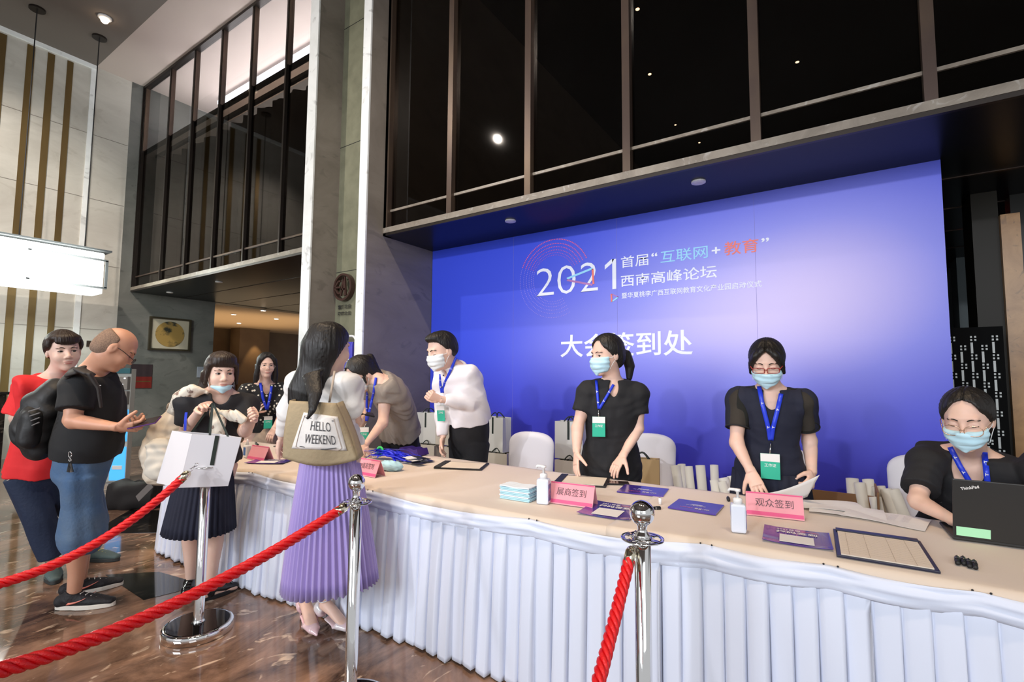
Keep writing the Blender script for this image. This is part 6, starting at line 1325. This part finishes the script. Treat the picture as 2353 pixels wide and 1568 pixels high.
rc = [(.06, .08), (.88, .08), (.90, .5), (.92, .93), (.85, 1.0), (.15, 1.0), (.07, .94), (.05, .5), (.06, .08)]; G().tube([sq(a, min(b, 1.0))-cf*.003 for a, b in rc], .0016, 6).obj('print_frame', mat('tan_print', (.42, .34, .28), .7), t)
for sx, y0 in ((699, 922), (757, 925)):
    dd_ = 2.50 if sx < 720 else 2.385; G().sheet([[D(sx-2.5+12*u, y0-72*u, dd_+.04*u-.02*math.sin(u*3)), D(sx+2.5+12*u, y0-72*u, dd_+.04*u-.02*math.sin(u*3))] for u in np.linspace(0, 1, 9)], .003).obj('strap', mat('tan_webbing', (.40, .32, .25), .8), t, True)
# ------------------------------------------------------------------ man in the black tee with a phone
tee = mat('black_tee', (.010, .010, .011), .85, bump=(7, .5, ONE)); den = mat('blue_denim', (.055, .12, .24), .8, noise=(5, (.10, .15, .22), ONE, .35, .7), bump=(60, .3, ONE))
p = Person('balding man in black tee and denim shorts reading his phone', D(165, 1380, 2.95), SK3, False, 1.0)
p.torso(D(188, 1068, 2.98), D(212, 856, 2.94), 92, sw=.175, wide=1.0, deep=1.0, bend=V(.03, .02, .0), prof=[(-.16, .10, .10), (-.05, .155, .118), (.08, .158, .126), (.24, .158, .138), (.38, .156, .136), (.52, .16, .128), (.66, .165, .125), (.78, .17, .118), (.87, .165, .105), (.94, .12, .08), (1.0, .07, .065)])
p.arm('R', D(166, 968, 2.72), D(272, 982, 2.72), tip=D(318, 982, 2.74), n=nrm(cf*.75+cu*.6), curl=[.6, .75, .85, .9], th=1, tcurl=.3, sh=D(178, 890, 2.78))
p.arm('L', D(215, 975, 3.15), D(285, 985, 2.95), tip=D(322, 978, 2.85), n=V(.0, -.4, .8), curl=.5, th=-1, sh=D(200, 882, 3.12))
n1 = Z(145, 1402, 0); f1 = Z(150, 1372, 0)
p.leg('R', an=V(n1[0]+.02, n1[1]+.04, .09), toe=Z(262, 1392, 0), g=1.02); p.leg('L', an=V(f1[0]+.02, f1[1]+.06, .09), toe=Z(243, 1352, 0), g=1.02)
p.head(D(268, 802, 2.92), 88, 34, hs=1.04, eyes='down', neck_r=.062); p.body()
hp = [ell(p.W(0, -.014, .028), (.0835, .1015, .0935), p.hM, .02), ell(p.W(0, -.050, -.025), (.074, .066, .066), p.hM, .03), half(p.W(0, -.010, 0), nrm(p.hM@V(0, 1, .05)), .01), half(p.W(0, 0, .050), nrm(p.hM@V(0, .35, 1)), .01), half(p.W(0, 0, -.075), nrm(p.hM@V(0, 0, -1)), .01)]
implicit('hair', hp, .0042, HG, p.root)
p.glasses(mat('dark_frame', (.02, .015, .012), .3), .05, .03, .008, .0018)
p.top(tee, .66, t0=.12, slr=(.024, .04), infl=.016, loose=[(-.2, .022), (.2, .020), (.5, .012), (.9, 0)], cut=[loft([p.neck-p.up*.005, p.neck+p.up*.08], [.070, .064], p.u, k=.006, op='s')], fold=(.011, 15), seed=31)
p.trousers(den, to=.56, wide=.046, tt=.17, infl=.016, fold=(.008, 14), seed=32, name='shorts')
for sd in 'LR':
    o = p.shoe(sd, blk_shoe, pale_sock, L=.29); an, td = getattr(p, 'an'+sd), getattr(p, 'td'+sd); lat = np.cross(td, ZV); c = V(an[0], an[1], 0)
    for sg in (-1, 1): G().sheet([[c+td*(.0+.09*u)+lat*sg*(.047+.003*math.sin(3*u))+ZV*(.05+.022*u*u), c+td*(-.01+.10*u)+lat*sg*.049+ZV*(.038+.032*u*u)] for u in np.linspace(0, 1, 8)], .002).obj('swoosh', mat('salmon_print', (.75, .22, .16), .5), o, True)
q = D(333, 973, 2.75); x_ = nrm(cr*.95+cu*.20+cf*.1); n_ = nrm(cu-cr*.2-cf*.45); y_ = nrm(np.cross(n_, x_)); slabphone(q, x_, y_, nrm(np.cross(x_, y_)), 'phone', 'phone with violet cover held by the balding man', .075, .15).children[0].data.materials[0] = mat('violet_cover', (.10, .03, .16), .3)
q = march(p.groups, 225, 886, .8, 6, .003, 2.75); G().box(q, (.035, .004, .002), (cr, cu, cf)).obj('chest_tag', pap, p.root)
# keys on his belt loop
kq = D(161, 1045, 2.76); t = thing('key_bunch', kq, 'bunch of keys hanging from the denim shorts belt loop', 'keys'); g = G(); g.tube([kq+cr*.009*math.cos(a)-cu*.016*math.sin(a) for a in np.linspace(0, 2*PI, 14)], .0025, 6); g.tube([kq-cu*.03+cr*.007*math.cos(a)-cu*.007*math.sin(a) for a in np.linspace(0, 2*PI, 12)], .0025, 6); g.obj('carabiner', M['chrome'], t, True)
for i, dx in enumerate((-.018, -.004, .010, .020)): a_ = kq-cu*.04; d_ = nrm(-cu+cr*dx*12); G().box(a_+d_*.035, (.012, .05, .004), (nrm(np.cross(d_, cf)), d_, cf)).obj('key', [M['black'], M['metal_dark'], M['chrome'], M['black']][i], t)
# black backpack
bpm = mat('black_nylon', (.010, .010, .011), .6, bump=(14, .5, ONE)); t = thing('backpack', D(90, 960, 2.9), 'black nylon backpack worn by the balding man', 'backpack')
B0, B1, B2, B3 = D(128, 893, 2.95), D(100, 935, 2.93), D(84, 985, 2.92), D(92, 1022, 2.93)
lt = p.u
implicit('bag_body', [loft([B0, B1, B2, B3], [.10, .14, .155, .145], lt, [.055, .100, .118, .09], k=.05, rnd=True)], .008, bpm, t, post=folds(.007, 18, 41))
implicit('front_pocket', [loft([D(75, 955, 2.84), D(68, 1005, 2.84)], [.11, .12], lt, [.055, .06], k=.03, rnd=True)], .008, bpm, t, post=folds(.004, 25, 42))
implicit('shoulder_strap', [loft([D(140, 880, 2.78), D(163, 856, 2.74), D(185, 850, 2.72), D(206, 860, 2.70), D(226, 892, 2.72), D(232, 935, 2.74)], [.040, .042, .040, .034, .026, .014], lt, [.014, .014, .014, .012, .01, .008], k=.02, rnd=True)], .0055, mat('charcoal_webbing', (.028, .023, .021), .7), t)
for i in range(4): G().tube([D(66+i*2, 946+i*11, 2.765), D(93-i*1, 938+i*11, 2.75)], .0035, 6).obj('cord', mat('silver_cord', (.25, .24, .24), .3, .4), t)
# ------------------------------------------------------------------ teenager in red
red = mat('red_tee', (.72, .018, .022), .75, bump=(8, .35, ONE)); jean = mat('dark_jeans', (.012, .022, .055), .8, bump=(50, .3, ONE))
p = Person('teenage boy in red tee and dark jeans looking at the camera', D(150, 1310, 3.45), SK2, False, .98)
p.torso(D(92, 1078, 3.42), D(128, 868, 3.38), 22, sw=.175, wide=.86)
p.arm('R', D(40, 962, 3.40), D(72, 965, 3.20), tip=D(95, 960, 3.1), n=V(.5, .3, 0), curl=.5, th=1, sh=D(68, 892, 3.40))
p.arm('L', D(205, 965, 3.5), D(215, 1010, 3.4), tip=D(218, 1040, 3.35), n=V(-.5, .3, 0), curl=.4, th=1, sh=D(186, 885, 3.45))
r1 = Z(112, 1325, 0); r2 = Z(200, 1290, 0)
p.leg('R', an=V(r1[0], r1[1]+.02, .09), toe=Z(125, 1345, 0)); p.leg('L', an=V(r2[0], r2[1]+.02, .09), toe=Z(290, 1290, 0))
p.gaze = .002; p.head(D(147, 808, 3.36), 12, 2, 6, hs=1.12, eyes='open', slit=.0045); p.body()
p.hair(HBR, 'short', vol=1.08, extra=[ell(p.W(0, .045, .082), (.084, .062, .034), p.hM, .02), ell(p.W(0, .082, .058), (.062, .018, .020), p.hM, .02)]+[ell(p.W(x*.074, .01, .045), (.016, .035, .035), p.hM, .02) for x in (-1, 1)])
p.top(red, .80, t0=-.02, slr=(.026, .045), infl=.02, loose=[(-.2, .045), (.3, .025), (.9, 0)], cut=[loft([p.neck-p.up*.005, p.neck+p.up*.08], [.066, .062], p.u, k=.006, op='s')], fold=(.014, 14), seed=51)
p.trousers(jean, to=.93, wide=.012, tt=.0, fold=(.008, 14), seed=52)
gsh = mat('teal_grey_knit', (.08, .12, .12), .7); yl = mat('yellow_lace', (.55, .48, .10), .6)
for sd in 'LR':
    o = p.shoe(sd, gsh, mat('dark_sole', (.03, .035, .035), .6), L=.29)
    for ch in o.children:
        if ch.name.startswith('lace'): ch.data.materials[0] = yl
# black duffel bag on the floor beyond
c = Z(290, 1172, 0); t = thing('duffel_bag', c, 'flat black bag lying on the marble behind the shorts man', 'bag'); c = c+V(0, .1, .13)
implicit('bag_body', [loft([c-cr*.25, c+cr*.22], [.15, .14], ZV, [.13, .13], k=.03, e=3.2), ], .012, mat('black_canvas', (.012, .009, .009), .8), t, post=folds(.01, 12, 61))
G().tube([c-cr*.1+ZV*.12, c+ZV*.155, c+cr*.1+ZV*.12], .008, 6).obj('handle', M['black'], t, True)
